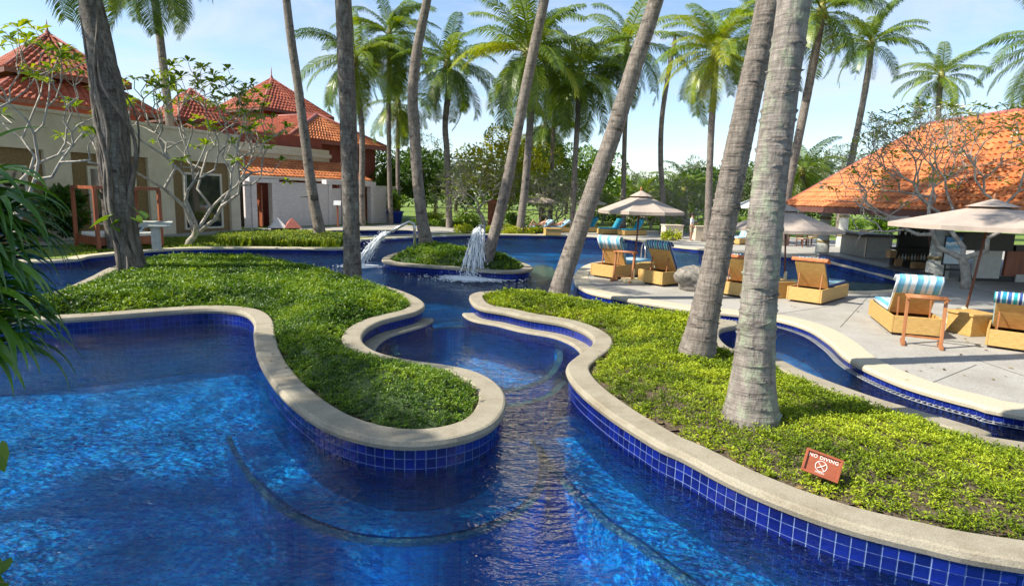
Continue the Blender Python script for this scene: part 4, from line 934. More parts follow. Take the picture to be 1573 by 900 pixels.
blades('short lawn grass tufts beside the daybed', [(110, 394), (180, 385), (330, 377), (335, 364), (230, 366), (110, 380)], 5000, 0.09, 5, 'lawn_tufts')
# ------------------------------------------------------------------ buildings
M_cream = pm('cream_render', (0.62, 0.53, 0.40), (0.72, 0.63, 0.49), scale=1.5, rough=0.9, bump=0.15, bscale=60)
add_large_variation(M_cream, (0.7, 0.66, 0.6), 0.5, 0.5)
M_reed = pm('woven_brown_panel', (0.13, 0.08, 0.03), (0.36, 0.24, 0.11), scale=14, rough=0.8, bump=0.6, stretch=(1, 1, 5))
M_frame = pm('cream_window_frame', (0.62, 0.54, 0.43), (0.70, 0.62, 0.52), rough=0.6)
M_glass = pm('dark_window_glass', (0.012, 0.02, 0.018), (0.02, 0.03, 0.026), rough=0.05, spec=0.9)
M_board = pm('white_painted_board', (0.62, 0.55, 0.54), (0.76, 0.69, 0.68), scale=3, rough=0.6, stretch=(1, 1, 4))
M_redwood = pm('red_stained_wood', (0.20, 0.055, 0.025), (0.36, 0.11, 0.05), scale=5, rough=0.5, bump=0.2, stretch=(1, 1, .2))
M_redwall = pm('red_plaster', (0.24, 0.055, 0.04), (0.33, 0.08, 0.055), scale=2, rough=0.8)
M_eave = pm('dark_eave_timber', (0.10, 0.04, 0.03), (0.17, 0.07, 0.05), rough=0.7)
M_ridge = pm('ridge_cap_tile', (0.26, 0.075, 0.055), (0.38, 0.12, 0.09), scale=4, rough=0.7)
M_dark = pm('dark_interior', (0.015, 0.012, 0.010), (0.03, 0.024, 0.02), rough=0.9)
def rtile(name, cols):
    m, t, b = nodes(name); N, Lk = t.nodes, t.links
    a = N.new('ShaderNodeAttribute'); a.attribute_name = 'tint'; r = N.new('ShaderNodeValToRGB'); cr = r.color_ramp
    while len(cr.elements) < len(cols): cr.elements.new(.5)
    for i, c in enumerate(cols): cr.elements[i].position = i / (len(cols) - 1); cr.elements[i].color = rgba(c)
    Lk.new(a.outputs['Fac'], r.inputs[0])
    tcx = N.new('ShaderNodeTexCoord'); n = N.new('ShaderNodeTexNoise'); n.inputs['Scale'].default_value = 1.2; n.inputs['Detail'].default_value = 7; Lk.new(tcx.outputs['Object'], n.inputs['Vector'])
    mr = N.new('ShaderNodeMapRange'); mr.inputs['From Min'].default_value = .48; mr.inputs['From Max'].default_value = .72; mr.inputs['To Max'].default_value = .6; Lk.new(n.outputs['Fac'], mr.inputs['Value'])
    mx = N.new('ShaderNodeMixRGB'); mx.blend_type = 'MULTIPLY'; mx.inputs['Color2'].default_value = (.45, .40, .36, 1); Lk.new(mr.outputs[0], mx.inputs['Fac']); Lk.new(r.outputs[0], mx.inputs['Color1'])
    Lk.new(mx.outputs[0], b.inputs['Base Color']); b.inputs['Roughness'].default_value = .75; return m
M_rtile = rtile('terracotta_roof_tile', [(0.22, 0.045, 0.022), (0.34, 0.075, 0.033), (0.44, 0.115, 0.05)])
M_rtileo = rtile('orange_roof_tile', [(0.36, 0.10, 0.03), (0.52, 0.165, 0.05), (0.62, 0.23, 0.08)])
def roof_face(root, a, b, c, d, mat, tw=0.3, th=0.36, name='roof'):
    a, b, c, d = (Vector(x) for x in (a, b, c, d)); n = (b - a).cross(d - a); n = n if n.length > 1e-6 else (b - a).cross(c - a); n.normalize()
    if n.z < 0: n = -n
    rows = max(2, int(((a + b) / 2 - (c + d) / 2).length / th)); V, F, T = [], [], []; rs = random.Random(int(abs(a.x * 10)) + int(abs(b.y * 7)))
    for i in range(rows):
        t0, t1 = i / rows, min(1.0, (i + 1.12) / rows)
        l0, r0, l1, r1 = a.lerp(d, t0), b.lerp(c, t0), a.lerp(d, t1), b.lerp(c, t1)
        k = max(1, int((r0 - l0).length / tw))
        for j in range(k):
            u0, u1 = j / k, (j + 1) / k; lift = n * (0.05 + rs.uniform(-.008, .008)); base = len(V); tn = min(.98, max(.02, rs.gauss(.5, .2)))
            um = (u0 + u1) / 2; hump = n * tw * 0.22
            for L_, R_, e in ((l0, r0, lift), (l1, r1, n * 0.012)):
                V += [tuple(L_.lerp(R_, u0) + e), tuple(L_.lerp(R_, um) + e + hump), tuple(L_.lerp(R_, u1) + e)]
            V += [tuple(l0.lerp(r0, u0)), tuple(l0.lerp(r0, um)), tuple(l0.lerp(r0, u1))]
            F += [(base, base + 1, base + 4, base + 3), (base + 1, base + 2, base + 5, base + 4), (base + 6, base + 7, base + 1, base), (base + 7, base + 8, base + 2, base + 1)]; T += [tn] * 9
    off = root.location
    bb = MB(); bb.add([a - n * .02, b - n * .02, c - n * .02, d - n * .02], [(0, 1, 2, 3)]); under = bb.build(name, M_eave, root)
    o = link('roof_tiles', mesh_np('roof_tiles', np.array(V) - np.array(tuple(off)), F, mat, False, T), under); stuff(o); return under
def ridge_cap(root, p, q, r=0.11): MB().tube([p, q], r, 8).build('ridge_cap', M_ridge, root)
def pyramid(root, F, R_, z_eave, z_top, mat, frac=1.0, centre=None, inner=None, tw=0.3, th=0.36, fascia=0.22):
    # square roof on the eave corners F and R; frac < 1 stops it at an upper ring
    F, R_ = Vector((F[0], F[1], z_eave)), Vector((R_[0], R_[1], z_eave)); d = R_ - F; e = Vector((-d.y, d.x, 0))
    cs = [F, R_, R_ + e, F + e]; ctr = (F + R_ + e * 1) / 2 + Vector((0, 0, 0)); ctr = (cs[0] + cs[2]) / 2
    apex = Vector((ctr.x, ctr.y, z_top))
    tops = [c.lerp(apex, frac) for c in cs]
    for i in range(4):
        j = (i + 1) % 4; roof_face(root, cs[i], cs[j], tops[j], tops[i], mat, tw, th); ridge_cap(root, cs[i], tops[i])
        b = MB(); b.bar(cs[i] - Vector((0, 0, fascia / 2)), cs[j] - Vector((0, 0, fascia / 2)), 0.10, fascia); b.build('fascia', M_eave, root)
    return cs, tops, ctr

# ---- long cream building on the left
u1 = Vector((0.32, 0.95, 0)).normalized(); n1 = Vector((u1.y, -u1.x, 0)); c1 = P(366, 355, .2)
lb = thing('cream_building', 'long cream rendered building with brown woven panels and two tier terracotta roof', 'building', c1)
def wp(px, py):
    q = on_wall(px, py, c1, u1) - c1; return q.dot(u1), q.z + c1.z
def frame_box(c, u, n, s0, s1, z0, z1, d0, d1):
    M = Matrix((u, n, Vector((0, 0, 1)))).transposed(); ctr = c + u * (s0 + s1) / 2 + n * (d0 + d1) / 2; ctr.z = (z0 + z1) / 2
    return ctr, (abs(s1 - s0), abs(d1 - d0), abs(z1 - z0)), M
def wbox(name, mat, s0, s1, z0, z1, d0, d1, parent=lb, c=c1, u=u1, n=n1):
    ctr, dim, M = frame_box(c, u, n, s0, s1, z0, z1, d0, d1); b = MB(); b.box(ctr, dim, M=M); return b.build(name, mat, parent)
ztop = wp(300, 203)[1]; zpan = wp(300, 248)[1]; SL = -22.0
wbox('wall', M_cream, SL, 0.25, zpan, ztop, -0.35, 0.0)
wbox('wall', M_cream, SL, 0.25, 0.1, ztop - 0.02, -0.9, -0.36)
wbox('coping', M_cream, SL - .1, 0.32, ztop, ztop + 0.14, -0.5, 0.08)
panels = [(267, 354), (113, 230), (-30, 72), (-260, -110)]
edges = [0.25]
for x0, x1 in panels:
    s0, s1 = wp(x0, 290)[0], wp(x1, 290)[0]; edges += [s1, s0]
    wbox('panel', M_reed, s0, s1, 0.1, zpan, -0.357, -0.16)
edges.append(SL)
for k in range(0, len(edges), 2): wbox('pilaster', M_cream, edges[k + 1], edges[k], 0.1, zpan - 0.002, -0.352, 0.0)
for (x0, x1, y0, y1) in [(282, 342, 266, 352), (136, 210, 257, 345), (-6, 43, 253, 330)]:
    (s0, za), (s1, zb) = wp(x0, y0), wp(x1, y0); zt = (za + zb) / 2; z0 = max(.22, wp((x0 + x1) / 2, y1)[1])
    w = wbox('window', M_glass, s0 + .1, s1 - .1, z0 + .1, zt - .1, -0.155, -0.14)
    wbox('window_frame', M_frame, s0, s0 + .12, z0, zt, -0.158, -0.08); wbox('window_frame', M_frame, s1 - .12, s1, z0, zt, -0.158, -0.08)
    wbox('window_frame', M_frame, s0 + .121, s1 - .121, zt - .12, zt, -0.158, -0.085); wbox('window_frame', M_frame, s0 + .121, s1 - .121, z0, z0 + .1, -0.158, -0.085)
wbox('plinth', M_deck, SL, .4, 0.1, 0.26, -.3, 0.75)
# its roofs
F_, R_ = P(8, 102, 8.0), P(201, 131, 8.0)
cs, tops, ctr = pyramid(lb, F_, R_, 8.0, at(71, 40, 31.7).z, M_rtile)
zt2 = at(238, 170, 32.4).z
F2, R2 = [ctr + (Vector((q.x, q.y, 0)) - Vector((ctr.x, ctr.y, 0))) * 1.38 for q in (F_, R_)]
pyramid(lb, F2, R2, zt2, zt2 + 3.0, M_rtile, frac=0.42)
b = MB(); M45 = Matrix.Rotation(math.atan2((R_ - F_).y, (R_ - F_).x), 3, 'Z'); sz = (R_ - F_).length
b.box((ctr.x, ctr.y, 7.4), (sz * .8, sz * .8, 1.3), M=M45); b.build('upper_wall', M_redwall, lb)
b = MB(); b.box((ctr.x, ctr.y, 3.3), (sz * 1.15, sz * 1.15, 6.7), M=M45); b.build('wall', M_redwall, lb)
b = MB(); ap = Vector((ctr.x, ctr.y, at(71, 40, 31.7).z)); b.lathe([(0.10, -.1), (0.12, .1), (.05, .2), (.03, .5), (0, .75)], ap, 8); b.build('finial', M_ridge, lb)
# a third small roof
sm = thing('pavilion', 'small hip roofed pavilion peeking out between the cream and the white buildings', 'building', Vector((at(293, 137, 46).x, 46, .17)))
cc = Vector((at(293, 137, 46).x, 46, 0)); du = Vector((.55, .84, 0)); dv = Vector((-.84, .55, 0)); hs = 2.3
pyramid(sm, cc - du * hs - dv * hs, cc + du * hs - dv * hs, at(293, 188, 46).z, at(293, 137, 46).z, M_rtile)
b = MB(); b.box((cc.x, cc.y, 3.8), (hs * 1.5, hs * 1.5, 7.2), rz=.99); b.build('wall', M_redwall, sm)

# ---- bathhouse with white boarded screen wall
bc, be = P(380, 350.5, .2), P(614, 342, .2); ub = (be - bc); LB = ub.length; ub.normalize(); nb = Vector((ub.y, -ub.x, 0))
bh = thing('bathhouse', 'white boarded bathhouse with door openings under stepped terracotta roofs', 'building', bc)
def bp_(px, py):
    q = on_wall(px, py, bc, ub) - bc; return q.dot(ub), q.z + bc.z
def bbox(name, mat, s0, s1, z0, z1, d0, d1, parent=bh): return wbox(name, mat, s0, s1, z0, z1, d0, d1, parent, bc, ub, nb)
def boards(s0, s1, z0, z1, name='screen_wall'):
    w = bbox(name, M_board, s0, s1, z0, z1, -.16, -.03)
    k = max(3, int((z1 - z0) / .16)); h = (z1 - z0) / k
    for i in range(k): bbox('board', M_board, s0 + .002, s1 - .002, z0 + i * h + .008, z0 + (i + 1) * h - .012, -.031, 0.0, w)
    bbox('wall_cap', M_board, s0 - .02, s1 + .02, z1, z1 + .07, -.2, .04)
S = lambda x: bp_(x, 320)[0]
zl, zm, zr = bp_(425, 281)[1], bp_(507, 284)[1], bp_(600, 288)[1]
zw = (zl + zm + zr) / 3
boards(S(377), S(388), .2, zw); boards(S(423), S(505), .2, zw); boards(S(573), S(615), .2, zw); boards(S(511), S(524), .2, zw - .3)
zd = bp_(400, 277)[1] + .1
for x0, x1 in ((390, 421), (547, 571)):
    for xx in (x0, x1): bbox('door_post', M_board, S(xx) - .18, S(xx) + .18, .2, zd - .25, -.3, .10)
    bbox('door_lintel', M_board, S(x0) - .35, S(x1) + .35, zd - .25, zd + .12, -.32, .14)
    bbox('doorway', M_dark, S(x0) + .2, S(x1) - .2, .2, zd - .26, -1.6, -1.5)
    d = bbox('door', M_redwood, S(x1) - .75, S(x1) - .66, .25, zd - .4, -1.1, -.25); bbox('door_panel', M_board, S(x1) - .665, S(x1) - .64, .6, zd - .7, -.95, -.4, d)
bbox('door_post', M_board, S(507) - .15, S(507) + .15, .2, zd - .2, -.3, .1); bbox('door_post', M_board, S(528) - .15, S(528) + .15, .2, zd - .2, -.3, .1)
bbox('door_lintel', M_board, S(505) - .3, S(545), zd - .2, zd + .12, -.32, .14)
bbox('wall', M_redwall, S(377), S(585), .2, 3.4, -2.4, -1.9)
# lean-to roof with tiles
def b3(s, z, d): return bc + ub * s + nb * d + Vector((0, 0, z - bc.z))
sA, sB, sC = S(368), S(582), S(548)
zE = on_wall(470, 273, bc - nb * .7, ub).z; zT = on_wall(470, 248, bc - nb * 3.0, ub).z
roof_face(bh, b3(sA, zE, -.7), b3(sB, zE, -.7), b3(sB - 1.4, zT, -3.0), b3(sA, zT, -3.0), M_rtileo, .3, .36)
ridge_cap(bh, b3(sB, zE, -.7), b3(sB - 1.4, zT, -3.0), .12)
bbox('fascia', M_frame, sA, sB, zE - .22, zE - .02, -.8, -.68)
for k in range(9): bbox('rafter', M_redwood, sA + .6 + k * (sB - sA) / 9, sA + .72 + k * (sB - sA) / 9, zE - .75, zE - .2, -1.6, -.9)
# body wall and cornice band
F3, R3 = P(444, 209, 6.6), P(596, 227.5, 6.6); d3 = (R3 - F3); e3 = Vector((-d3.y, d3.x, 0))
bbox('wall', M_cream, sA - .5, sB - 2.2, zT - .4, zT + .95, -3.6, -3.05)
bbox('cornice', M_frame, sA - .5, sB - 2.1, zT + .35, zT + .62, -3.04, -2.9)
bbox('wall', M_redwall, sA - .5, sB - 2.6, zT + .96, 6.55, -4.2, -3.4)
T3 = (F3 + R3) / 2 + e3.normalized() * 3.0; T3.z = at(478, 171, 50.5).z
Fb, Rb, Tb = F3 + e3 * 1.1, R3 + e3 * 1.1, T3 + e3 * .95; Tb.z = T3.z
roof_face(bh, F3, R3, T3, T3, M_rtileo, .32, .38); roof_face(bh, Fb, F3, T3, Tb, M_rtile, .32, .38); roof_face(bh, R3, Rb, Tb, T3, M_rtile, .5, .5)
for p_, q_ in ((F3, T3), (R3, T3), (T3, Tb)): ridge_cap(bh, p_, q_, .17)
for p_, q_ in ((F3, R3), (F3, Fb)):
    b = MB(); b.bar(p_ - Vector((0, 0, .16)), q_ - Vector((0, 0, .16)), .12, .3); b.build('fascia', M_ridge, bh)
b = MB(); cen = (F3 + R3 + Fb + Rb) / 4; b.box((cen.x, cen.y, 3.3), (d3.length * .86, e3.length * .95, 6.4), rz=math.atan2(d3.y, d3.x)); b.build('wall', M_redwall, bh)
# tall rear roof
F4, R4 = P(402, 165, 9.7), P(513, 182, 9.7)
tr_ = thing('spa_pavilion', 'tall pyramid roofed pavilion in red tile rising behind the bathhouse', 'building', Vector((F4.x - 1, F4.y + 5, .17)))
cs4, t4, ctr4 = pyramid(tr_, F4, R4, 9.7, at(421, 112, 57.5).z, M_rtile, tw=.36, th=.42)
b = MB(); b.box((ctr4.x, ctr4.y, 4.9), ((R4 - F4).length * .8, (R4 - F4).length * .8, 9.5), rz=math.atan2((R4 - F4).y, (R4 - F4).x)); b.build('wall', M_redwall, tr_)
b = MB(); b.lathe([(0.14, -.1), (0.15, .1), (.06, .3), (.03, .9), (0, 1.1)], (ctr4.x, ctr4.y, at(421, 112, 57.5).z), 8); b.build('finial', M_ridge, tr_)

# ---- bar pavilion on the right
M_stone = pm('grey_column_stone', (0.38, 0.39, 0.36), (0.52, 0.53, 0.49), scale=5, rough=0.8, bump=.2)
M_band = pm('bronze_column_band', (0.16, 0.12, 0.05), (0.26, 0.20, 0.09), rough=0.5)
M_black = pm('black_bar_timber', (0.010, 0.009, 0.009), (0.022, 0.019, 0.018), rough=0.45)
M_counter = pm('white_counter_panel', (0.52, 0.51, 0.46), (0.64, 0.63, 0.58), rough=0.6)
bar = thing('bar_pavilion', 'open poolside bar with orange tiled hip roof on pale columns', 'building', (16, 24, .2))
EA, EB = Vector((13.6, 31.2, 2.55)), Vector((14.75, 16.0, 2.55)); dE = EB - EA; nE = Vector((-dE.y, dE.x, 0)).normalized()     # nE points away from the pool
wdt = 8.2; EC, ED = EB + nE * wdt, EA + nE * wdt; zr_ = 6.25
R1 = EA + nE * wdt / 2 + dE.normalized() * 4.1; R2_ = EB + nE * wdt / 2 - dE.normalized() * 4.1; R1.z = R2_.z = zr_
roof_face(bar, EA, EB, R2_, R1, M_rtileo, .26, .32); roof_face(bar, ED, EA, R1, R1, M_rtileo, .3, .36); roof_face(bar, EB, EC, R2_, R2_, M_rtileo, .3, .36); roof_face(bar, EC, ED, R1, R2_, M_rtileo, .5, .5)
for p_, q_ in ((EA, R1), (EB, R2_), (R1, R2_), (ED, R1)): ridge_cap(bar, p_, q_, .11)
for p_, q_ in ((EA, EB), (ED, EA), (EB, EC), (EC, ED)):
    b = MB(); b.bar(p_ - Vector((0, 0, .12)), q_ - Vector((0, 0, .12)), .1, .24); b.build('fascia', M_eave, bar)
def column(px, py, r, top, parent=bar):
    p = P(px, py, .2); b = MB(); b.lathe([(r * 1.18, 0), (r * 1.15, .5), (r * 1.06, .55), (r, .6), (r * .9, top - .45), (r * .9, top)], p, 20); c = b.build('column', M_stone, parent)
    for z in (.62, 1.75):
        b = MB(); b.lathe([(r * 1.03, z), (r * 1.08, z + .03), (r * 1.08, z + .1), (r * 1.03, z + .13)], p, 20); b.build('column_band', M_band, c)
    b = MB(); b.box((p.x, p.y, .2 + top - .12), (r * 2.9, r * 2.9, .24)); b.build('column_capital', M_stone, c)
column(1262, 392, .27, 2.3); column(1438, 425, .31, 2.25); column(1292, 379, .27, 2.3); column(1600, 466, .3, 2.2)
# swim-up counter, back bar, service counter: things of their own under that roof
bw0, bw1 = P(1258, 397, .2), P(1398, 432.5, .2); ubw = (bw1 - bw0); Lw = ubw.length; ubw.normalize(); nbw = Vector((-ubw.y, ubw.x, 0))
M_bartile = tile_grid('bar_wall_tile', (0.008, 0.02, 0.12), (0.02, 0.06, 0.24), (0.12, 0.18, 0.35), 0.09, 'UV')
sw = thing('swim_up_counter', 'low swim up bar counter faced in dark blue mosaic with black stone top', 'bar counter', bw0)
M = Matrix((ubw, nbw, Vector((0, 0, 1)))).transposed(); mid = (bw0 + bw1) / 2
b = MB(); b.box((mid.x + nbw.x * .15, mid.y + nbw.y * .15, .14), (Lw, .3, .62), M=M); o = b.build('counter_body', M_bartile, sw)
uvl = o.data.uv_layers.new(name='UVMap')
for poly in o.data.polygons:
    for li in poly.loop_indices:
        v = o.data.vertices[o.data.loops[li].vertex_index].co; uvl.data[li].uv = (Vector(v).dot(ubw), v.z)
b = MB(); b.box((mid.x + nbw.x * .3, mid.y + nbw.y * .3, .475), (Lw + .1, .8, .05), M=M); b.build('counter_top', pm('black_stone_top', (.03, .03, .032), (.07, .07, .072), scale=20, rough=.35), sw, bevel=.01)
bb_ = thing('back_bar', 'black back bar shelf full of glasses and bottles behind the pale column', 'bar shelf', at(1405, 420, 24.2) * 1.0); 
def px_box(name, mat, x0, x1, y0, y1, Y, depth, parent, bevel=0):
    a, c = at(x0, y1, Y), at(x1, y0, Y); za, zc = min(a.z, c.z), max(a.z, c.z)
    b = MB(); b.box(((a.x + c.x) / 2, Y + depth / 2, (za + zc) / 2), (abs(c.x - a.x), depth, zc - za)); return b.build(name, mat, parent, bevel=bevel)
bb_.location.z = .2
px_box('back_panel', M_black, 1374, 1442, 348, 419, 24.2, .12, bb_)
for yy in (365, 383, 402): px_box('shelf', M_black, 1374, 1442, yy - 1, yy + 1, 23.85, .34, bb_)
M_bottle = pm('bottle_glass', (0.25, 0.28, 0.24), (0.55, 0.5, 0.42), scale=1.5, rough=.12)
M_bottle2 = pm('amber_bottle_glass', (0.20, 0.10, 0.03), (0.42, 0.26, 0.10), scale=1.5, rough=.15)
bot = MB().lathe([(0, 0), (.04, 0), (.042, .17), (.015, .22), (.013, .29), (0, .29)], seg=8).build('bottle', M_bottle, mesh_only=True)
bot2 = MB().lathe([(0, 0), (.045, 0), (.045, .15), (.016, .2), (.014, .27), (0, .27)], seg=8).build('bottle', M_bottle2, mesh_only=True)
gls = MB().lathe([(0, 0), (.035, 0), (.006, .02), (.006, .09), (.045, .13), (.04, .2)], seg=8).build('wine_glass', M_white, mesh_only=True)
rs = random.Random(8)
for i in range(13):
    q = at(1380 + i * 4.8, 402, 23.98); o = link('bottle', bot if i % 3 else bot2, None, (q.x, q.y - .02, at(1380 + i * 4.8, 401, 23.98).z)); tag(o, ('clear' if i % 3 else 'amber') + ' bottle standing on the lowest shelf of the black back bar', 'bottle', ('clear' if i % 3 else 'amber') + ' bottles on the back bar')
for i in range(6):
    q = at(1381 + i * 9.5, 365, 23.98); o = link('wine_glass', gls, None, (q.x, q.y, at(1381 + i * 9.5, 364, 23.98).z)); tag(o, 'stemmed glass on the top shelf of the black back bar', 'glass', 'glasses on the back bar')
for (x0, x1, y0, y1, lab) in [(1367, 1378, 385, 396, 'upper small wooden crate beside the back bar bottles'), (1375, 1387, 398, 409, 'small wooden crate on the floor before the back bar'), (1405, 1424, 404, 413, 'wide low wooden crate before the back bar')]:
    q = at((x0 + x1) / 2, y1, 23.2); t = thing('wooden_crate', lab, 'crate', (q.x, 23.2, q.z)); 
    w = px_box('crate_body', pm('crate_wood', (.20, .11, .045), (.33, .2, .09), scale=8, rough=.7), x0, x1, y0, y1, 23.2, .3, t, .01); px_box('crate_slat', MATS['crate_wood'], x0 - .5, x1 + .5, y0 + 2, y0 + 4, 23.18, .02, t)
    if q.z > .35: px_box('crate_slat', M_black, x0 + 1, x1 - 1, y1, y1 + 14, 23.3, .12, t)
en = thing('bar_end_counter', 'grey bar counter end with dark overhanging top beside the lawn', 'bar counter', P(1345, 396, .2))
Yc = P(1345, 396, .2).y
px_box('counter_body', pm('grey_counter_render', (.30, .30, .28), (.40, .40, .37), rough=.8), 1330, 1372, 364, 397, Yc, 2.4, en); px_box('counter_top', M_black, 1322, 1378, 361, 364, Yc - .15, 2.8, en)
px_box('counter_side', M_frame, 1328, 1332.5, 363.9, 397, Yc - .02, .1, en)
sv = thing('service_counter', 'white panelled service counter with black canopy and red brown side', 'bar counter', P(1530, 432, .2)); Ys = P(1530, 432, .2).y
px_box('front_panel', M_counter, 1494, 1541, 384, 427, Ys, .1, sv); px_box('side_panel', M_redwood, 1541.5, 1640, 386, 424, Ys + .03, .1, sv); px_box('plinth', M_black, 1490, 1640, 427, 434, Ys + .05, .4, sv)
px_box('canopy', M_black, 1478, 1560, 360, 384, Ys - .05, .9, sv); px_box('counter_top', M_black, 1560.5, 1640, 380, 386, Ys - .1, .7, sv)
px_box('shelf', M_counter, 1560, 1640, 424, 433, Ys - .02, .1, sv)
# ------------------------------------------------------------------ furniture and small things
M_wicker = pm('honey_wicker', (0.42, 0.25, 0.07), (0.60, 0.38, 0.13), scale=10, rough=.6, bump=.4, bscale=70, stretch=(1, 1, 6))
M_teak = pm('oiled_teak', (0.27, 0.10, 0.035), (0.42, 0.17, 0.06), scale=6, rough=.5, stretch=(1, 1, .2))
M_canvas = pm('beige_canvas', (0.36, 0.295, 0.25), (0.44, 0.365, 0.31), scale=3, rough=.9)
M_canvasw = pm('white_canvas', (0.72, 0.70, 0.66), (0.8, 0.78, 0.74), scale=3, rough=.9)
M_pole = pm('dark_parasol_pole', (0.10, 0.035, 0.02), (0.17, 0.06, 0.035), rough=.5)
M_steel = pm('brushed_steel', (0.45, 0.45, 0.44), (0.6, 0.6, 0.58), rough=.3, metallic=1.0)
M_orange = pm('orange_towel', (0.42, 0.13, 0.05), (0.55, 0.20, 0.09), scale=12, rough=.95, bump=.5)
M_bluet = pm('turquoise_cushion', (0.015, 0.21, 0.33), (0.03, 0.30, 0.43), scale=8, rough=.9)
M_stand = pm('cream_stand', (.55, .46, .26), (.65, .56, .36), rough=.6)
def stripes(name, cols, period, axis='X'):
    m, t, b = nodes(name); N, Lk = t.nodes, t.links; tcx = N.new('ShaderNodeTexCoord'); sp = N.new('ShaderNodeSeparateXYZ'); Lk.new(tcx.outputs['Object'], sp.inputs[0])
    d = N.new('ShaderNodeMath'); d.operation = 'DIVIDE'; d.inputs[1].default_value = period; Lk.new(sp.outputs[axis], d.inputs[0])
    f = N.new('ShaderNodeMath'); f.operation = 'FRACT'; Lk.new(d.outputs[0], f.inputs[0]); r = N.new('ShaderNodeValToRGB'); cr = r.color_ramp; cr.interpolation = 'CONSTANT'
    while len(cr.elements) < len(cols): cr.elements.new(.5)
    for i, (p, c) in enumerate(cols): cr.elements[i].position = p; cr.elements[i].color = rgba(c)
    Lk.new(f.outputs[0], r.inputs[0]); Lk.new(r.outputs[0], b.inputs['Base Color']); b.inputs['Roughness'].default_value = .9; return m
M_stripe = stripes('striped_fabric', [(0, (.03, .07, .22)), (.14, (.45, .6, .68)), (.22, (.02, .25, .38)), (.42, (.5, .62, .68)), (.48, (.04, .12, .32)), (.66, (.55, .66, .7)), (.74, (.02, .33, .36)), (.92, (.5, .6, .62))], .34)
M_stripel = stripes('pale_striped_towel', [(0, (.16, .45, .62)), (.2, (.62, .72, .78)), (.42, (.25, .52, .68)), (.55, (.7, .78, .82)), (.85, (.12, .38, .58))], .3)

def slab_curve(path, w, th, x0=0.0):          # a cushion following a path in the y-z plane
    vs, fs = [], []; n = len(path)
    for i, (y, z) in enumerate(path):
        a, c = path[max(i - 1, 0)], path[min(i + 1, n - 1)]; t = Vector((c[0] - a[0], c[1] - a[1])).normalized(); nn = Vector((-t.y, t.x))
        for sx_, k in ((-.5, 0), (-.44, 1), (.44, 1), (.5, 0)): vs.append((x0 + sx_ * w, y + nn.x * th * (k if True else 0) , z + nn.y * th * k))
        for sx_ in (.47, -.47): vs.append((x0 + sx_ * w, y, z - 0.002))
    for i in range(n - 1):
        for k in range(6): fs.append((i * 6 + k, (i + 1) * 6 + k, (i + 1) * 6 + (k + 1) % 6, i * 6 + (k + 1) % 6))
    fs += [tuple(range(6)), tuple((n - 1) * 6 + k for k in reversed(range(6)))]
    return vs, fs
def make_lounger(label, loc, rz, sc=1.0, back=50, dress='stripe', group=None):
    r = thing('sun_lounger', label, 'sun lounger', loc, rz, group); r.scale = (sc, sc, sc); W, L, H = .80, 2.0, .33
    def part(name, mat, *boxes, bevel=.008, parent=r):
        b = MB()
        for c, d in boxes: b.box(c, d)
        return b.build(name, mat, parent, world=False, bevel=bevel)
    part('side_panel', M_wicker, ((-W / 2, L / 2, .05 + H / 2), (.04, L, H))); part('side_panel', M_wicker, ((W / 2, L / 2, .05 + H / 2), (.04, L, H)))
    part('end_panel', M_wicker, ((0, 0.02, .05 + H / 2), (W - .044, .04, H))); part('end_panel', M_wicker, ((0, L - .02, .05 + H / 2), (W - .044, .04, H)))
    part('bed_board', M_teak, ((0, L / 2, .25), (W - .05, L - .09, .03)))
    for x in (-.3, .3):
        for y in (.12, L - .12): part('foot', M_eave, ((x, y, .025), (.08, .08, .05)), bevel=0)
    hy, a = .62, R(back); dy, dz = -math.cos(a), math.sin(a); Lb = .80
    b = MB(); M = Matrix((Vector((1, 0, 0)), Vector((0, dy, dz)), Vector((0, -dz, dy)))).transposed()
    b.box((0, hy + dy * Lb / 2, .36 + dz * Lb / 2), (W - .10, Lb, .035), M=M); bp = b.build('back_board', M_wicker, r, world=False, bevel=.006)
    for x in (-.27, .27):
        b = MB(); b.bar((x, hy + dy * .45 - .02, .36 + dz * .45 - .02), (x, hy + dy * .45 - .09, .27), .025, .025); b.build('prop', M_teak, r, world=False)
    mt = {'stripe': M_stripe, 'pale': M_stripel, 'orange': M_stripe, 'blue': M_bluet}[dress]
    th = .085
    path = [(L - .06, .385), (1.3, .385), (hy + .02, .385)] + [(hy + dy * t + .028 * dz, .385 + dz * t + .02) for t in (.1, .4, .7, .83)]
    path = path[::-1]; vs, fs = slab_curve(path, W - .06, -th if False else th); 
    b = MB(); b.add(vs, fs, True); b.build('mattress', mt, r, world=False)
    ty, tz = hy + dy * Lb, .36 + dz * Lb
    if dress in ('stripe', 'pale', 'orange'):      # towel or cover folded over the head end
        m2 = {'stripe': M_stripe, 'pale': M_stripel, 'orange': M_orange}[dress]; dn = .30 if dress == 'pale' else .14
        pth = [(ty + .16 - dy * .1, tz - .02), (ty + .10, tz + .10), (ty + .0, tz + .11), (ty - .05, tz + .03), (ty - .045 - dy * dn, tz - dz * dn)]
        if dress == 'orange': pth = pth[:-1]
        vs, fs = slab_curve(pth, W - .02 if dress != 'orange' else W + .06, .025); b = MB(); b.add(vs, fs, True); b.build('towel', m2, r, world=False)
    return r
def lounger_px(label, p1, p2, **k):                 # p1, p2: foot of the head end, left and right
    a, c = P(*p1, .2), P(*p2, .2); e = c - a; rz = math.atan2(e.y, e.x); m = (a + c) / 2
    return make_lounger(label, (m.x, m.y, .198), rz, min(1.12, max(.85, e.length / .84)), **k)
lounger_px('honey wicker sun lounger with pale blue towel over its back beside the deck tip rack', (904, 424), (946, 430), back=62, dress='pale')
lounger_px('honey wicker sun lounger with blue striped mattress next to the grey boulder', (978, 434), (1018, 441), back=60, dress='stripe')
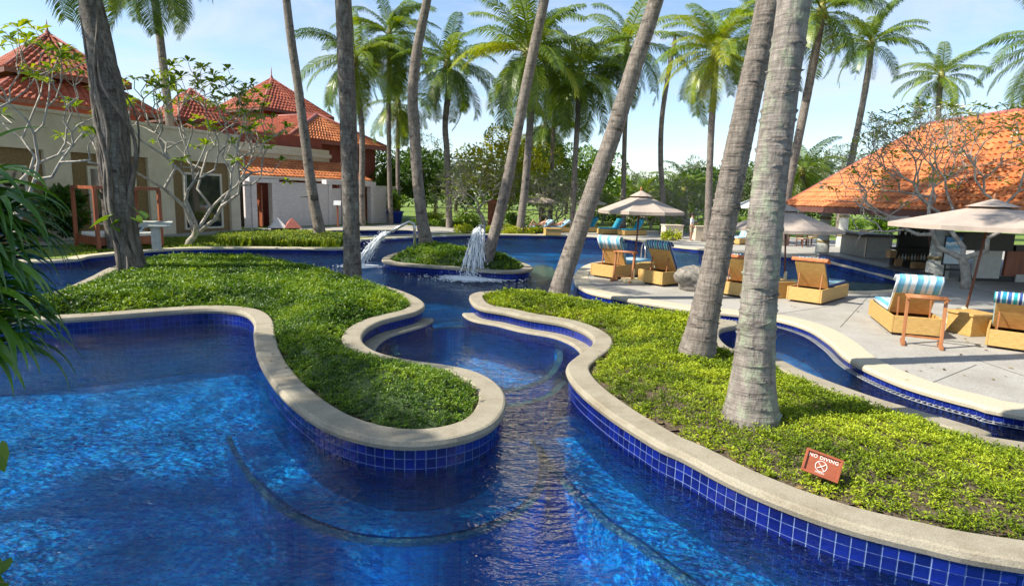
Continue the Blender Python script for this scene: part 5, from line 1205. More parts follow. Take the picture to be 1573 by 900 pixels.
lounger_px('honey wicker sun lounger with orange towel and hat between the palm trunks', (1100, 452), (1146, 459), back=52, dress='orange')
l4 = lounger_px('honey wicker sun lounger with orange towel draped over its striped back by the beach pool', (1207, 462), (1261, 469.5), back=55, dress='orange')
lounger_px('honey wicker sun lounger behind the wooden towel rack with pale striped towel', (1367, 514), (1446, 521), back=58, dress='pale')
lounger_px('honey wicker sun lounger with navy striped cover under the big parasol edge', (1512, 533), (1596, 545), back=55, dress='stripe')
# far loungers with turquoise cushions
for i, (a, c, rz, lab) in enumerate([((892, 357), (915, 357), 2.2, 'far sun lounger with turquoise cushion nearest the grey trunked palm'), ((935, 360), (947, 360), 2.5, 'far sun lounger with turquoise cushion and towel, middle of the three on the terrace'), ((962, 362), (985, 362), 2.3, 'far sun lounger with turquoise cushion beside the dark parasol pole')]):
    p = P((a[0] + c[0]) / 2 + 10, a[1], .2); make_lounger(lab, (p.x + .3, p.y + .6, .198), 2.05, .95, back=58, dress='blue', group='turquoise loungers on the far terrace')
p = P(1150, 374, .2); make_lounger('far sun lounger with white towel seen between the thick trunks', (p.x, p.y, .198), 2.3, .95, back=58, dress='pale')

def towel_rack(label, p1, p2, h):
    a, c = P(*p1, .2), P(*p2, .2); m = (a + c) / 2; rz = math.atan2((c - a).y, (c - a).x); w = (c - a).length
    r = thing('towel_rack', label, 'towel rack', (m.x, m.y, .198), rz)
    for s in (-1, 1):
        b = MB(); b.bar((s * w / 2, -.05, .05), (s * w / 2, .06, h), .055, .055); b.build('post', M_teak, r, world=False, bevel=.006)
        b = MB(); b.bar((s * w / 2, -.24, .03), (s * w / 2, .24, .03), .06, .06); b.build('foot', M_teak, r, world=False, bevel=.006)
        b = MB(); b.bar((s * w / 2, -.08, h), (s * w / 2, .22, h), .05, .05); b.build('arm', M_teak, r, world=False, bevel=.006)
    for y, z in ((-.06, h + .02), (.2, h + .02)):
        b = MB(); b.tube([(-w / 2 - .04, y, z), (w / 2 + .04, y, z)], .024, 8); b.build('rail', M_teak, r, world=False)
    b = MB(); b.bar((-w / 2, -.02, .16), (w / 2, -.02, .16), .05, .03); b.build('stretcher', M_teak, r, world=False)
towel_rack('wooden towel rack standing behind the lounger with pale striped towel', (1386, 527), (1444, 534), .86)
towel_rack('wooden towel rack at the deck tip beside the left lounger', (943, 431), (971, 434), .88)
def side_table(label, px, py, w=.5, rz=.3):
    p = P(px, py, .2); r = thing('side_table', label, 'side table', (p.x, p.y, .198), rz)
    b = MB(); b.box((0, 0, .20), (w, w, .40)); b.build('table_body', M_wicker, r, world=False, bevel=.01); b = MB(); b.box((0, 0, .425), (w + .06, w + .06, .05)); b.build('table_top', M_wicker, r, world=False, bevel=.01)
    return r
side_table('wicker side table between the two loungers on the deck tip', 985, 423); side_table('wicker side table beside the big parasol stand', 1488, 512, .55, .2); side_table('wicker side table between the orange towelled loungers', 1196, 456)
side_table('tan wicker box table beside the yellow shrub border', 848, 361, 1.0, .1); 
# planter boxes
for (x, y, w, lab) in [(1037, 368, 1.2, 'left of two tan planter boxes flanking the standing person'), (1079, 370, .75, 'right of two tan planter boxes flanking the standing person')]:
    p = P(x, y, .2); r = thing('planter_box', lab, 'planter', (p.x, p.y + .9, .196), .1); b = MB(); b.box((0, 0, .42), (w, .8, .84)); b.build('box_body', M_cream, r, world=False, bevel=.02); b = MB(); b.box((0, 0, .87), (w + .08, .88, .06)); b.build('box_rim', M_cream, r, world=False, bevel=.01)

def parasol(label, base, apex, edge_y, half, mat=M_canvas, sides=8, foot=True, rot=.3, Y=None, vent=True):
    b0 = P(*base, .2) if Y is None else Vector((at(base[0], base[1], Y).x, Y, .2)); Y = b0.y
    ap = at(*apex, Y); ze = at(apex[0], edge_y, Y).z; r = half * mpp(ap)
    root = thing('parasol', label, 'parasol', (b0.x, b0.y, .198)); top = ap - Vector((b0.x, b0.y, .198)); zE = ze - .198
    def ringpt(i, f, zf, sag=0.0):
        a = rot + 2 * math.pi * i / sides; return Vector((top.x + r * f * math.cos(a), top.y + r * f * math.sin(a), zf))
    b = MB(); K = 7; sub = 6; vs = []
    zc = top.z - .06
    for j in range(K + 1):
        f = .13 + .87 * j / K
        for i in range(sides):
            A, B_ = ringpt(i, f, 0), ringpt(i + 1, f, 0)
            for k in range(sub):
                t = k / sub; q = A.lerp(B_, t); pull = 1 - .05 * math.sin(math.pi * t) * f
                c = Vector((top.x, top.y, 0)); q = c + (q - c) * pull; zz = zE + (zc - zE) * (1 - f) ** 1.0 * (1 / .98) - .035 * math.sin(math.pi * t) * f * math.sin(math.pi * min(f, .9)); vs.append((q.x, q.y, zz))
    n = sides * sub; fs = []
    for j in range(K):
        for i in range(n): i2 = (i + 1) % n; fs.append((j * n + i, (j + 1) * n + i, (j + 1) * n + i2, j * n + i2))
    base_v = len(vs)                                   # valance
    for i in range(n): v = vs[K * n + i]; vs.append((v[0], v[1], v[2] - .09))
    for i in range(n): i2 = (i + 1) % n; fs.append((K * n + i, base_v + i, base_v + i2, K * n + i2))
    b.add(vs, fs, False); b.build('canopy', mat, root, world=False)
    if vent:
        b = MB(); vs = [(top.x, top.y, top.z + .05)]
        for i in range(sides): q = ringpt(i, .27, zE + (zc - zE) * .80 + .03); vs.append(tuple(q))
        b.add(vs, [(0, 1 + i, 1 + (i + 1) % sides) for i in range(sides)]); b.build('vent_cap', mat, root, world=False)
    b = MB(); b.tube([(0, 0, .0), top * 1.0], .026, 10); b.build('pole', M_pole, root, world=False)
    b = MB(); b.lathe([(0, -.05), (.03, -.03), (.035, .05), (.012, .10), (0, .12)], top + Vector((0, 0, .05)), 8); b.build('finial', M_teak, root, world=False)
    hub = Vector((top.x * .8, top.y * .8, zE + .02)) 
    for i in range(sides):
        q = ringpt(i, .98, zE + .015); q0 = Vector((top.x, top.y, zc - .05)); b = MB(); b.bar(q0, q - Vector((0, 0, .03)), .02, .025); b.build('rib', M_teak, root, world=False)
        b = MB(); b.bar(Vector((top.x * .75, top.y * .75, zE - .1 + (top.z - zE) * .1)), q0.lerp(q, .52) - Vector((0, 0, .04)), .014, .018); b.build('strut', M_teak, root, world=False)
    if foot:
        b = MB(); b.box((0, 0, .05), (.62, .62, .09)); b.build('base_slab', M_stand, root, world=False, bevel=.015); b = MB(); b.lathe([(.05, .09), (.05, .38), (.03, .40)], (0, 0, 0), 10); b.build('sleeve', M_stand, root, world=False)
    return root
parasol('big beige parasol with dark red pole shading the right hand loungers', (1478, 499), (1527, 309), 346, 140, rot=.5)
parasol('beige parasol on a slim dark pole over the deck tip loungers', (972, 433), (985, 295), 324, 67, rot=.35)
parasol('beige parasol half hidden behind the thick trunks near the bar', (1205, 436), (1208, 316), 351, 84, rot=.2)
parasol('far beige parasol beside the leaning slim palm', (829, 353), (829, 298), 310, 32, rot=.3, foot=False)
parasol('far beige parasol behind the strongly leaning trunk', (905, 355), (905, 303), 312, 28, rot=.1, foot=False)
parasol('far pale parasol glimpsed between the thick trunks', (1160, 372), (1160, 302), 318, 34, mat=M_canvasw, rot=.1, foot=False)
parasol('small white parasol in front of the dark trees', (672, 337), (673, 277), 287, 15, mat=M_canvasw, rot=.1, foot=False, vent=False)
parasol('grey parasol behind the bare frangipani under the bar eave', (1430, 428), (1425, 318), 336, 55, rot=.4, Y=22.5, foot=False)

# showers
def jet(pts, w0, w1, n, seed, drop=.02):          # falling water: many thin strands that break up
    b = MB(); rs = random.Random(seed)
    for i in range(n):
        o0 = Vector((rs.gauss(0, 1), rs.gauss(0, 1), rs.gauss(0, .5))); a = rs.uniform(0, .72); L = rs.uniform(.10, .38); q = []
        for k in range(6):
            t = min(1.0, a + L * k / 5); x = t * (len(pts) - 1); j = min(int(x), len(pts) - 2); f = x - j
            c = Vector(pts[j]).lerp(Vector(pts[j + 1]), f); q.append(c + o0 * (w0 + (w1 - w0) * t) + Vector((rs.gauss(0, 1), rs.gauss(0, 1), 0)) * .008)
        b.tube(q, [drop * .3, drop * rs.uniform(.5, 1), drop, drop * .8, drop * rs.uniform(.4, 1), drop * .15], 4)
    for i in range(n * 8):
        t = rs.uniform(.15, 1); x = t * (len(pts) - 1); j = min(int(x), len(pts) - 2); c = Vector(pts[j]).lerp(Vector(pts[j + 1]), x - j) + Vector((rs.gauss(0, 1), rs.gauss(0, 1), rs.gauss(0, 1))) * (w0 + (w1 - w0) * t) * 1.3
        s = rs.uniform(.006, .02); b.lathe([(0, -s * 1.5), (s, 0), (0, s * 1.5)], c, 4)
    return b
def water_white(name, a):
    m, t, bs = nodes(name); N, Lk = t.nodes, t.links; bs.inputs['Base Color'].default_value = (.86, .9, .93, 1); bs.inputs['Roughness'].default_value = .2
    tr = N.new('ShaderNodeBsdfTransparent'); mx = N.new('ShaderNodeMixShader'); mx.inputs[0].default_value = a; Lk.new(tr.outputs[0], mx.inputs[1]); Lk.new(bs.outputs[0], mx.inputs[2]); Lk.new(mx.outputs[0], N['Material Output'].inputs['Surface']); return m
M_jet = water_white('falling_water', .8); M_foam = water_white('water_foam', .8)
def foam(c, r, n, seed):
    b = MB(); rs = random.Random(seed)
    for i in range(n):
        a = rs.uniform(0, 6.28); d = abs(rs.gauss(0, .5)) * r; s = rs.uniform(.015, .07) * (1.2 - .6 * min(1, d / r)); x, y = c[0] + math.cos(a) * d * 1.5, c[1] + math.sin(a) * d
        b.lathe([(0, -.01), (s, .0), (s * .7, s * .22), (0, s * .32)], (x, y, .006), 6)
    for i in range(n // 3):
        a = rs.uniform(0, 6.28); d = abs(rs.gauss(0, .35)) * r; s = rs.uniform(.008, .022); b.lathe([(0, -s), (s, 0), (0, s)], (c[0] + math.cos(a) * d, c[1] + math.sin(a) * d, rs.uniform(.03, .28)), 4)
    return b
def foam_mat():
    m, t, bs = nodes('churned_foam'); N, Lk = t.nodes, t.links; bs.inputs['Base Color'].default_value = (.85, .9, .93, 1); bs.inputs['Roughness'].default_value = .5
    a = N.new('ShaderNodeAttribute'); a.attribute_name = 'tint'; tcx = N.new('ShaderNodeTexCoord'); n = N.new('ShaderNodeTexNoise'); n.inputs['Scale'].default_value = 9; n.inputs['Detail'].default_value = 7; n.inputs['Roughness'].default_value = .75; Lk.new(tcx.outputs['Object'], n.inputs['Vector'])
    ad = N.new('ShaderNodeMath'); ad.operation = 'ADD'; Lk.new(n.outputs['Fac'], ad.inputs[0]); Lk.new(a.outputs['Fac'], ad.inputs[1]); mr = N.new('ShaderNodeMapRange'); mr.inputs['From Min'].default_value = .70; mr.inputs['From Max'].default_value = 1.0; Lk.new(ad.outputs[0], mr.inputs['Value'])
    tr = N.new('ShaderNodeBsdfTransparent'); mx = N.new('ShaderNodeMixShader'); Lk.new(mr.outputs[0], mx.inputs[0]); Lk.new(tr.outputs[0], mx.inputs[1]); Lk.new(bs.outputs[0], mx.inputs[2]); Lk.new(mx.outputs[0], N['Material Output'].inputs['Surface']); return m
M_churn = foam_mat()
def foam_patch(c, r, root, seed):               # a domed sheet of churned foam, thinning outwards
    V, F, T = [], [], []; nr, na = 10, 40
    for i in range(nr + 1):
        f = i / nr
        for k in range(na):
            a = 2 * math.pi * k / na; w = 1 + .3 * noise.noise(Vector((math.cos(a) * 1.5, math.sin(a) * 1.5, seed))); V.append((c[0] + math.cos(a) * f * r * w * 1.35 - root.location.x, c[1] + math.sin(a) * f * r * w - root.location.y, .008 + .05 * (1 - f) ** 2 - root.location.z)); T.append(1.0 * (1 - f) ** .7 - .12)
    for i in range(nr):
        for k in range(na): F.append((i * na + k, (i + 1) * na + k, (i + 1) * na + (k + 1) % na, i * na + (k + 1) % na))
    stuff(link('churned_foam', mesh_np('churned_foam', V, F, M_churn, True, T), root))
def shower(label, base, top, out_px, land_px, seed, curved=True, n=70, spread=(.02, .16)):
    p = P(*base, .28); Y = p.y; t = at(*top, Y); root = thing('pool_shower', label, 'shower', (p.x, p.y, .28)); e = at(*out_px, Y - .25); ld = P(*land_px, 0.0)
    b = MB(); 
    pts = [(p.x, p.y, .25), (p.x, p.y, t.z - .25), (p.x - .03, p.y - .01, t.z - .07), (p.x - .2, p.y - .03, t.z), tuple(Vector((p.x, p.y, t.z)).lerp(e, .55) + Vector((0, 0, .06))), tuple(e)] if curved else [(p.x, p.y, .25), (p.x, p.y, t.z)]
    b.tube(pts, .055, 10); b.build('pipe', M_steel, root)
    if not curved:
        b = MB(); b.tube([(p.x, p.y, t.z - .1), (p.x - .1, p.y - .1, t.z), tuple(e)], .05, 10); b.build('spout', M_steel, root)
    b = MB(); b.lathe([(.11, 0), (.11, .03), (.06, .05)], (p.x, p.y, .27), 12); b.build('flange', M_steel, root)
    v = ld - e; pts = [e + Vector((v.x * t_, v.y * t_, v.z * (t_ ** (1.7 if abs(v.x) > .8 else 1.3)))) for t_ in [k / 8 for k in range(9)]]
    stuff(jet(pts, spread[0], spread[1], n, seed, .03).build('water_jet', M_jet, root)); foam_patch(ld, .75 if curved else 1.25, root, seed); stuff(foam(ld, .6 if curved else 1.15, 300 if curved else 1100, seed).build('foam', M_foam, root)); return root
shower('curved steel pool shower throwing a long slanting jet of water', (637, 399), (637, 341), (601, 356), (553, 409), 3, True, 130, (.03, .10))
shower('upright steel pool shower dropping a wide curtain of water', (742, 402), (741, 346), (736, 348), (727, 427), 5, False, 150, (.03, .20))
# pool ladder rails at the deck
lp = P(990, 410, .2); ld = thing('pool_ladder', 'pair of curved steel ladder rails behind the deck tip loungers', 'ladder', lp)
for k in (0, .55):
    b = MB(); pts = []
    for i in range(13):
        a = math.pi * i / 12; pts.append((lp.x + k, lp.y + .35 - .35 * math.cos(a) * 1.0, .2 + .55 + .3 * math.sin(a)))
    pts = [(lp.x + k, lp.y, .18)] + pts + [(lp.x + k, lp.y + .7, -.5)]; b.tube(pts, .028, 8); b.build('rail', M_steel, ld)
for z in (-.15, -.4): b = MB(); b.bar((lp.x, lp.y + .7, z), (lp.x + .55, lp.y + .7, z), .09, .03); b.build('rung', M_steel, ld)
# boulder
bp0 = P(1070, 446, .2); V, F = [], []
b = MB(); rsn = 16
for i in range(rsn + 1):
    th = math.pi * i / rsn
    for k in range(24):
        ph = 2 * math.pi * k / 24; d = Vector((math.sin(th) * math.cos(ph), math.sin(th) * math.sin(ph), math.cos(th))); r = 1 + .28 * noise.fractal(d * 1.3 + Vector((3, 1, 2)), 1, 2, 5); V.append((bp0.x + d.x * r * .62, bp0.y + d.y * r * .42, .2 + max(-.1, d.z * r * .42 + .30)))
F = [(i * 24 + k, (i + 1) * 24 + k, (i + 1) * 24 + (k + 1) % 24, i * 24 + (k + 1) % 24) for i in range(rsn) for k in range(24)]
b.add(V, F, True); tag(b.build('boulder', pm('grey_boulder', (.10, .09, .08), (.32, .29, .25), scale=8, rough=.9, bump=.8, bscale=25)), 'rough grey boulder on the deck at the foot of the leaning trunk', 'boulder')

# no diving sign
M_sign = pm('red_brown_sign_wood', (0.24, 0.055, 0.02), (0.34, 0.085, 0.03), scale=5, rough=.6, stretch=(.3, 1, 1)); M_paint = pm('white_sign_paint', (.78, .68, .64), rough=.6)
sp_ = P(1262, 733, .40); sg = thing('warning_sign', 'red brown wooden sign lettered NO DIVING standing in the bright planter', 'sign', (sp_.x, sp_.y, .30)); c1s, c2s = at(1233, 684, sp_.y + .06), at(1297, 703, sp_.y - .1)
yaw = R(-20); tilt = R(-30)
Ms = Matrix.Rotation(yaw, 3, 'Z') @ Matrix.Rotation(tilt, 3, 'X') @ Matrix.Rotation(R(13), 3, 'Y'); SW, SH = .40, .265; oc = Vector((0, 0.02, .30)); sg.scale = (.68, .68, .68)
def sbox(name, c, d, mat=M_sign, parent=sg): b = MB(); b.box(oc + Ms @ Vector(c), d, M=Ms); return b.build(name, mat, parent, world=False, bevel=.003)
bd = sbox('board', (0, .012, 0), (SW - .02, .012, SH - .02))
for c, d in (((0, 0, SH / 2), (SW + .03, .045, .03)), ((0, 0, -SH / 2), (SW + .03, .045, .03)), ((-SW / 2, 0, 0), (.03, .043, SH - .031)), ((SW / 2, 0, 0), (.03, .043, SH - .031))): sbox('frame_rail', c, d)
b = MB(); b.bar((0, .05, -.1), oc + Ms @ Vector((0, .03, 0)), .035, .035); b.build('stake', M_sign, sg, world=False)
def stext(body, c, size):
    cu = bpy.data.curves.new('lettering', 'FONT'); cu.body = body; cu.size = size; cu.extrude = .0015; cu.align_x = 'CENTER'; cu.align_y = 'CENTER'; cu.space_character = 1.12; cu.offset = .0006
    o = bpy.data.objects.new('lettering', cu); COL.objects.link(o); dg = bpy.context.evaluated_depsgraph_get(); me = bpy.data.meshes.new_from_object(o.evaluated_get(dg)); bpy.data.objects.remove(o)
    me.transform((Matrix.Translation(oc + Ms @ Vector(c)) @ (Ms @ Matrix.Rotation(math.pi / 2, 3, 'X')).to_4x4())); me.materials.clear(); me.materials.append(M_paint); q = link('lettering', me, sg); return q
stext('NO DIVING', (0, .0035, .083), .060)
b = MB(); ce = Vector((-.005, .003, -.018)); rr = .066
b.tube([oc + Ms @ (ce + Vector((rr * math.cos(a), 0, rr * math.sin(a)))) for a in [2 * math.pi * i / 28 for i in range(29)]], .0045, 6, cap=False)
b.bar(oc + Ms @ (ce + Vector((-.045, 0, .047))), oc + Ms @ (ce + Vector((.045, 0, -.047))), .008, .005); b.build('prohibition_symbol', M_paint, sg, world=False)
b = MB()
for p_, q_, w in (((-.040, 0, -.030), (-.012, 0, -.012), .020), ((-.012, 0, -.012), (.022, 0, .016), .017), ((.022, 0, .016), (.042, 0, .034), .012)): b.bar(oc + Ms @ (ce + Vector(p_)), oc + Ms @ (ce + Vector(q_)), w, .004)
b.lathe([(0, -.002), (.011, 0), (0, .002)], oc + Ms @ (ce + Vector((.040, 0, .038))), 10); b.build('diver_figure', M_paint, sg, world=False)
sbox('underline', (-.005, .004, -.095), (.11, .004, .006), M_paint); sbox('underline', (-.005, .004, -.107), (.11, .004, .004), M_paint)

# poster stand
ps = P(1468, 432, .2); st = thing('poster_stand', 'dark stand holding a blue and white printed poster beside the bar column', 'sign', (ps.x, ps.y, .198)); Yp = ps.y
px_box('poster_frame', M_black, 1447, 1481, 363, 407, Yp, .05, st)
def poster_mat():
    m, t, bs = nodes('poster_print'); N, Lk = t.nodes, t.links; tcx = N.new('ShaderNodeTexCoord'); n = N.new('ShaderNodeTexNoise'); n.inputs['Scale'].default_value = 2.6; sp = N.new('ShaderNodeSeparateXYZ')
    Lk.new(tcx.outputs['Generated'], sp.inputs[0]); Lk.new(tcx.outputs['Generated'], n.inputs['Vector']); ad = N.new('ShaderNodeMath'); ad.operation = 'MULTIPLY_ADD'; ad.inputs[1].default_value = .35; Lk.new(n.outputs['Fac'], ad.inputs[0]); Lk.new(sp.outputs['Z'], ad.inputs[2])
    r = N.new('ShaderNodeValToRGB'); cr = r.color_ramp
    for q, c in ((.0, (.55, .65, .72)), (.62, (.62, .70, .75)), (.78, (.10, .38, .62)), (1.0, (.02, .22, .52))):
        e = cr.elements.new(q); e.color = rgba(c)
    Lk.new(ad.outputs[0], r.inputs[0]); Lk.new(r.outputs[0], bs.inputs['Base Color']); bs.inputs['Roughness'].default_value = .3; return m
px_box('poster', poster_mat(), 1449, 1479, 365, 405, Yp - .012, .01, st)
for x in (1451, 1477): px_box('leg', M_black, x - 1.2, x + 1.2, 407, 432.5, Yp, .05, st)
px_box('crossbar', M_black, 1452.5, 1475.5, 413, 416, Yp + .01, .03, st)

# chairs and tables under the pavilion
def chair(label, px, py, rz, group):
    p = P(px, py, .2); r = thing('dining_chair', label, 'chair', (p.x, p.y, .198), rz, group)
    for x in (-.22, .22):
        for y, h in ((-.22, .45), (.22, .95)): b = MB(); b.bar((x, y, 0), (x, y, h), .04, .04); b.build('leg', M_pole, r, world=False)
    b = MB(); b.box((0, 0, .45), (.5, .5, .04)); b.build('seat', M_teak, r, world=False); b = MB(); b.box((0, 0, .49), (.44, .44, .05)); b.build('cushion', M_canvas, r, world=False, bevel=.015)
    for z in (.62, .76, .9): b = MB(); b.box((0, .22, z), (.4, .025, .06)); b.build('back_slat', M_teak, r, world=False)
chair('dark dining chair at the terrace table facing the pool', 1232, 379, .4, 'terrace dining chairs'); chair('dark dining chair at the terrace table turned sideways', 1246, 376, -1.2, 'terrace dining chairs'); chair('dark dining chair by the lawn side column', 1297, 377, 1.2, 'terrace dining chairs'); chair('dark dining chair by the bar end counter', 1324, 378, -.6, 'terrace dining chairs')
def table(label, px, py, w):
    p = P(px, py, .2); r = thing('dining_table', label, 'table', (p.x, p.y, .198)); b = MB(); b.box((0, 0, .74), (w, .8, .05)); b.build('table_top', M_teak, r, world=False)
    for x in (-.42, .42):
        for y in (-.32, .32): b = MB(); b.bar((x * w, y, 0), (x * w, y, .715), .06, .06); b.build('leg', M_pole, r, world=False)
table('dark wooden dining table on the terrace behind the half hidden parasol', 1221, 376, 1.3); table('dark wooden dining table beside the lawn side column', 1310, 378, 1.2)

# left bank: daybed, lectern, lounge chair, lanterns, pot, post, floodlight, carved panel
q = P(152, 384, .2); dbd = thing('daybed_frame', 'red stained timber daybed frame with white mattress in front of the cream building', 'daybed', (q.x, q.y, .19), .95); fw, fd, fh = 2.3, 2.1, 2.3
for x in (0, fw):
    for y in (0, fd): b = MB(); b.bar((x, y, 0), (x, y, fh), .13, .13); b.build('post', M_redwood, dbd, world=False, bevel=.01)
for a_, c_ in (((0, 0), (fw, 0)), ((0, fd), (fw, fd)), ((0, 0), (0, fd)), ((fw, 0), (fw, fd))): b = MB(); b.bar((a_[0], a_[1], fh + .06), (c_[0], c_[1], fh + .06), .11, .12); b.build('beam', M_redwood, dbd, world=False)
b = MB(); b.box((fw / 2, fd / 2, .3), (fw - .14, fd - .14, .3)); b.build('platform', M_redwood, dbd, world=False); b = MB(); b.box((fw / 2, fd / 2, .53), (fw - .25, fd - .25, .15)); b.build('mattress', M_canvasw, dbd, world=False, bevel=.04)
q = P(241, 383, .2); pd = thing('stone_lectern', 'pale stone pedestal with slanted slab top beside the left pool bank', 'pedestal', (q.x, q.y, .19), .3)
b = MB(); b.box((0, 0, .48), (.3, .22, .96)); b.build('stem', M_stone, pd, world=False, bevel=.01); b = MB(); b.box((0.02, 0, 1.0), (1.1, .62, .07), rx=.25); b.build('slab', M_stone, pd, world=False, bevel=.01)
q = P(236, 374, .2); ch = make_lounger('white lounge chair standing behind the stone pedestal', (q.x, q.y, .19), 1.9, .9, back=45, dress='pale')
q = P(607, 343, .2); pt = thing('flower_pot', 'glazed cobalt blue pot planted with a green shrub at the bathhouse end', 'plant pot', (q.x, q.y, .195))
b = MB(); b.lathe([(0, 0), (.42, 0), (.5, .1), (.66, .85), (.72, .9), (.72, .98), (.62, .98), (.58, .85), (0, .8)], (0, 0, 0), 20); b.build('pot', pm('cobalt_glaze', (.006, .02, .20), (.01, .04, .32), rough=.15), pt, world=False)
V, F, T = crown_leaves((0, 0, 1.75), (.75, .75, .8), 1500, .2, 77, 14); stuff(link('foliage', mesh_np('foliage', V, F, LEAFS['mid'], False, T), pt))
for (x, y, lab, mt) in [(427, 362, 'small garden lantern with pale pitched roof in the spiky grass', M_board), (449, 362, 'small garden lantern with dark red pitched roof in the spiky grass', M_ridge)]:
    q = P(x, y, .2); r = thing('garden_lantern', lab, 'lantern', (q.x, q.y, .18), .5)
    for a_ in (-.28, .28):
        for c_ in (-.28, .28): b = MB(); b.bar((a_, c_, 0), (a_, c_, .45), .06, .06); b.build('leg', M_eave, r, world=False)
    b = MB(); b.add([(-.45, -.45, .45), (.45, -.45, .45), (.45, .45, .45), (-.45, .45, .45), (0, 0, 1.0)], [(0, 1, 4), (1, 2, 4), (2, 3, 4), (3, 0, 4), (3, 2, 1, 0)]); b.build('roof', mt, r, world=False); b = MB(); b.box((0, 0, .36), (.46, .46, .16)); b.build('lamp_box', M_eave, r, world=False)
q = P(519, 349, .2); pst = thing('notice_post', 'slim dark post with small white notice in front of the bathhouse', 'sign', (q.x, q.y, .195)); b = MB(); b.bar((0, 0, 0), (0, 0, 1.5), .1, .1); b.build('post', M_redwood, pst, world=False); b = MB(); b.box((0, -.04, 1.65), (.5, .03, .32), rx=-.3); b.build('notice_panel', M_white, pst, world=False)
q = at(486, 303, 31.0); fl_ = thing('floodlight', 'small black floodlight clamped to the slender curved palm trunk', 'lamp', (q.x, q.y - .3, q.z)); b = MB(); b.box((0, 0, 0), (.34, .22, .26)); b.build('housing', M_black, fl_, world=False, bevel=.02); b = MB(); b.tube([(-.5 + .28 * math.cos(a), .28 * math.sin(a) + .3, 0) for a in [i * .4488 for i in range(15)]], .025, 6, cap=False); b.build('clamp', M_black, fl_, world=False)
q = P(757, 348, .2); cp = thing('carved_panel', 'carved red brown wooden panel standing on the lawn edge', 'sculpture', (q.x, q.y, .19), .1); rs = random.Random(2)
b = MB(); b.box((0, .05, 1.05), (.85, .08, 2.1)); b.build('board', M_redwood, cp, world=False, bevel=.01)
for i in range(16): b = MB(); x, z = rs.uniform(-.33, .33), .15 + i * .12; b.lathe([(0, -.06), (.11, -.02), (.12, .03), (0, .08)], (x, -.02, z), 8); b.build('carving', M_teak, cp, world=False)

# ------------------------------------------------------------------ strap leaved plant at the left edge
M_strap = leafm('strap_leaf', [(0.016, 0.06, 0.006), (0.045, 0.13, 0.01), (0.12, 0.25, 0.02), (0.32, 0.42, 0.05)], trans=.22, rough=.28, objrand=.5, spec=.6, attr=True)
def strap_mesh(L, el0, droop, w, seed):
    n = 12; rs_ = np.random.default_rng(seed); p = np.zeros(3); V, F = [], []
    for i in range(n + 1):
        t = i / n; a = R(el0) - R(droop) * t ** 1.3; ww = w * (0.55 + .45 * math.sin(math.pi * min(1, t * 1.1 + .1))) * (1 - t ** 4) + .001
        up = np.array([-math.sin(a), 0, math.cos(a)]); V += [p + np.array([0, -ww, 0]) + up * ww * .45, p, p + np.array([0, ww, 0]) + up * ww * .45]
        p = p + np.array([math.cos(a), .1 * math.sin(2 * t + seed), math.sin(a)]) * L / n
    for i in range(n):
        for k in (0, 1): F.append((i * 3 + k, i * 3 + k + 1, i * 3 + k + 4, i * 3 + k + 3))
    return mesh_np('leaf', np.array(V), F, M_strap, True, np.full(len(V), .42))
straps = [strap_mesh(.78, e, d,  .038, i) for i, (e, d) in enumerate([(65, 110), (45, 115), (30, 120), (15, 105), (0, 85), (55, 150), (35, 140), (75, 90)])]
pad = MB(); pad.prism([(-3.6, .5), (-3.35, 2.6), (-4.2, 3.6), (-6.5, 4.0), (-6.5, .5)], -1.0, .33); structure(pad.build('near_bank', M_coping))
pl = thing('strap_leaf_plant', 'large clump of dark glossy strap leaves hanging over the water at the left edge', 'plant', (-3.75, 3.0, .33))
rs = random.Random(12); heads = [at(-44, 322, 3.2), at(-34, 380, 3.15), at(-44, 440, 3.1), at(-40, 500, 3.05), at(-56, 350, 3.3), at(-44, 552, 3.1)]
for hI, h in enumerate(heads):
    hl = h - pl.location; b = MB(); b.tube([(0.05 * hI - .1, 0, -.1), hl * .5 + Vector((-.12, .05, .1)), hl], [.045, .035, .028], 7); b.build('stem', M_fbark, pl, world=False)
    for k in range(50):
        az = rs.uniform(-1.9, 1.9) if k % 3 else rs.uniform(0, 6.28); link('leaf', rs.choice(straps), pl, hl + Vector((0, 0, rs.uniform(-.10, .12))), (rs.uniform(-.3, .3), rs.uniform(-.25, .25), az), rs.uniform(.5, .78))
br = MB()
lp_ = thing('creeper', 'broad heart shaped creeper leaves at the water in the near left corner', 'plant', (-3.6, 3.3, .33))
def heart(sz):
    b = MB(); pts = [(0, 0), (.28, .30), (.45, .15), (.42, -.2), (.2, -.55), (0, -.85), (-.2, -.55), (-.42, -.2), (-.45, .15), (-.28, .30)]
    b.add([(x * sz, -abs(x) * sz * .3, z * sz) for x, z in pts], [tuple(range(10))]); me = b.build('leaf', LEAFS['mid'], mesh_only=True); a = me.attributes.new('tint', 'FLOAT', 'POINT'); a.data.foreach_set('value', [.45] * 10); return me
hm = heart(.16)
for (px, py, Y) in [(4, 862, 3.35), (-8, 880, 3.3), (-4, 690, 3.1), (8, 895, 3.4), (-20, 850, 3.3)]:
    q = at(px, py, Y) - lp_.location; link('leaf', hm, lp_, q, (rs.uniform(-.4, .2), rs.uniform(-.5, .5), rs.uniform(-.5, .5)), rs.uniform(.6, 1.0)); MB().tube([(0, 0, -.2), q * .5 + Vector((-.1, 0, .1)), q], .006, 5).build('stem', M_rachis, lp_, world=False)
# vine leaves on the gnarled trunk
for (px, py, s_) in [(163, 338, 1.6), (212, 326, 1.6), (176, 350, .8), (209, 336, .9), (173, 330, .7), (181, 342, .8)]:
    Yv = vine_palm.location.y - .35; q = at(px, py, Yv) - vine_palm.location; link('leaf', hm, vine_palm, q, (R(-60), rs.uniform(-.5, .5), rs.choice((-1.2, 1.2))), s_ * 2.0)

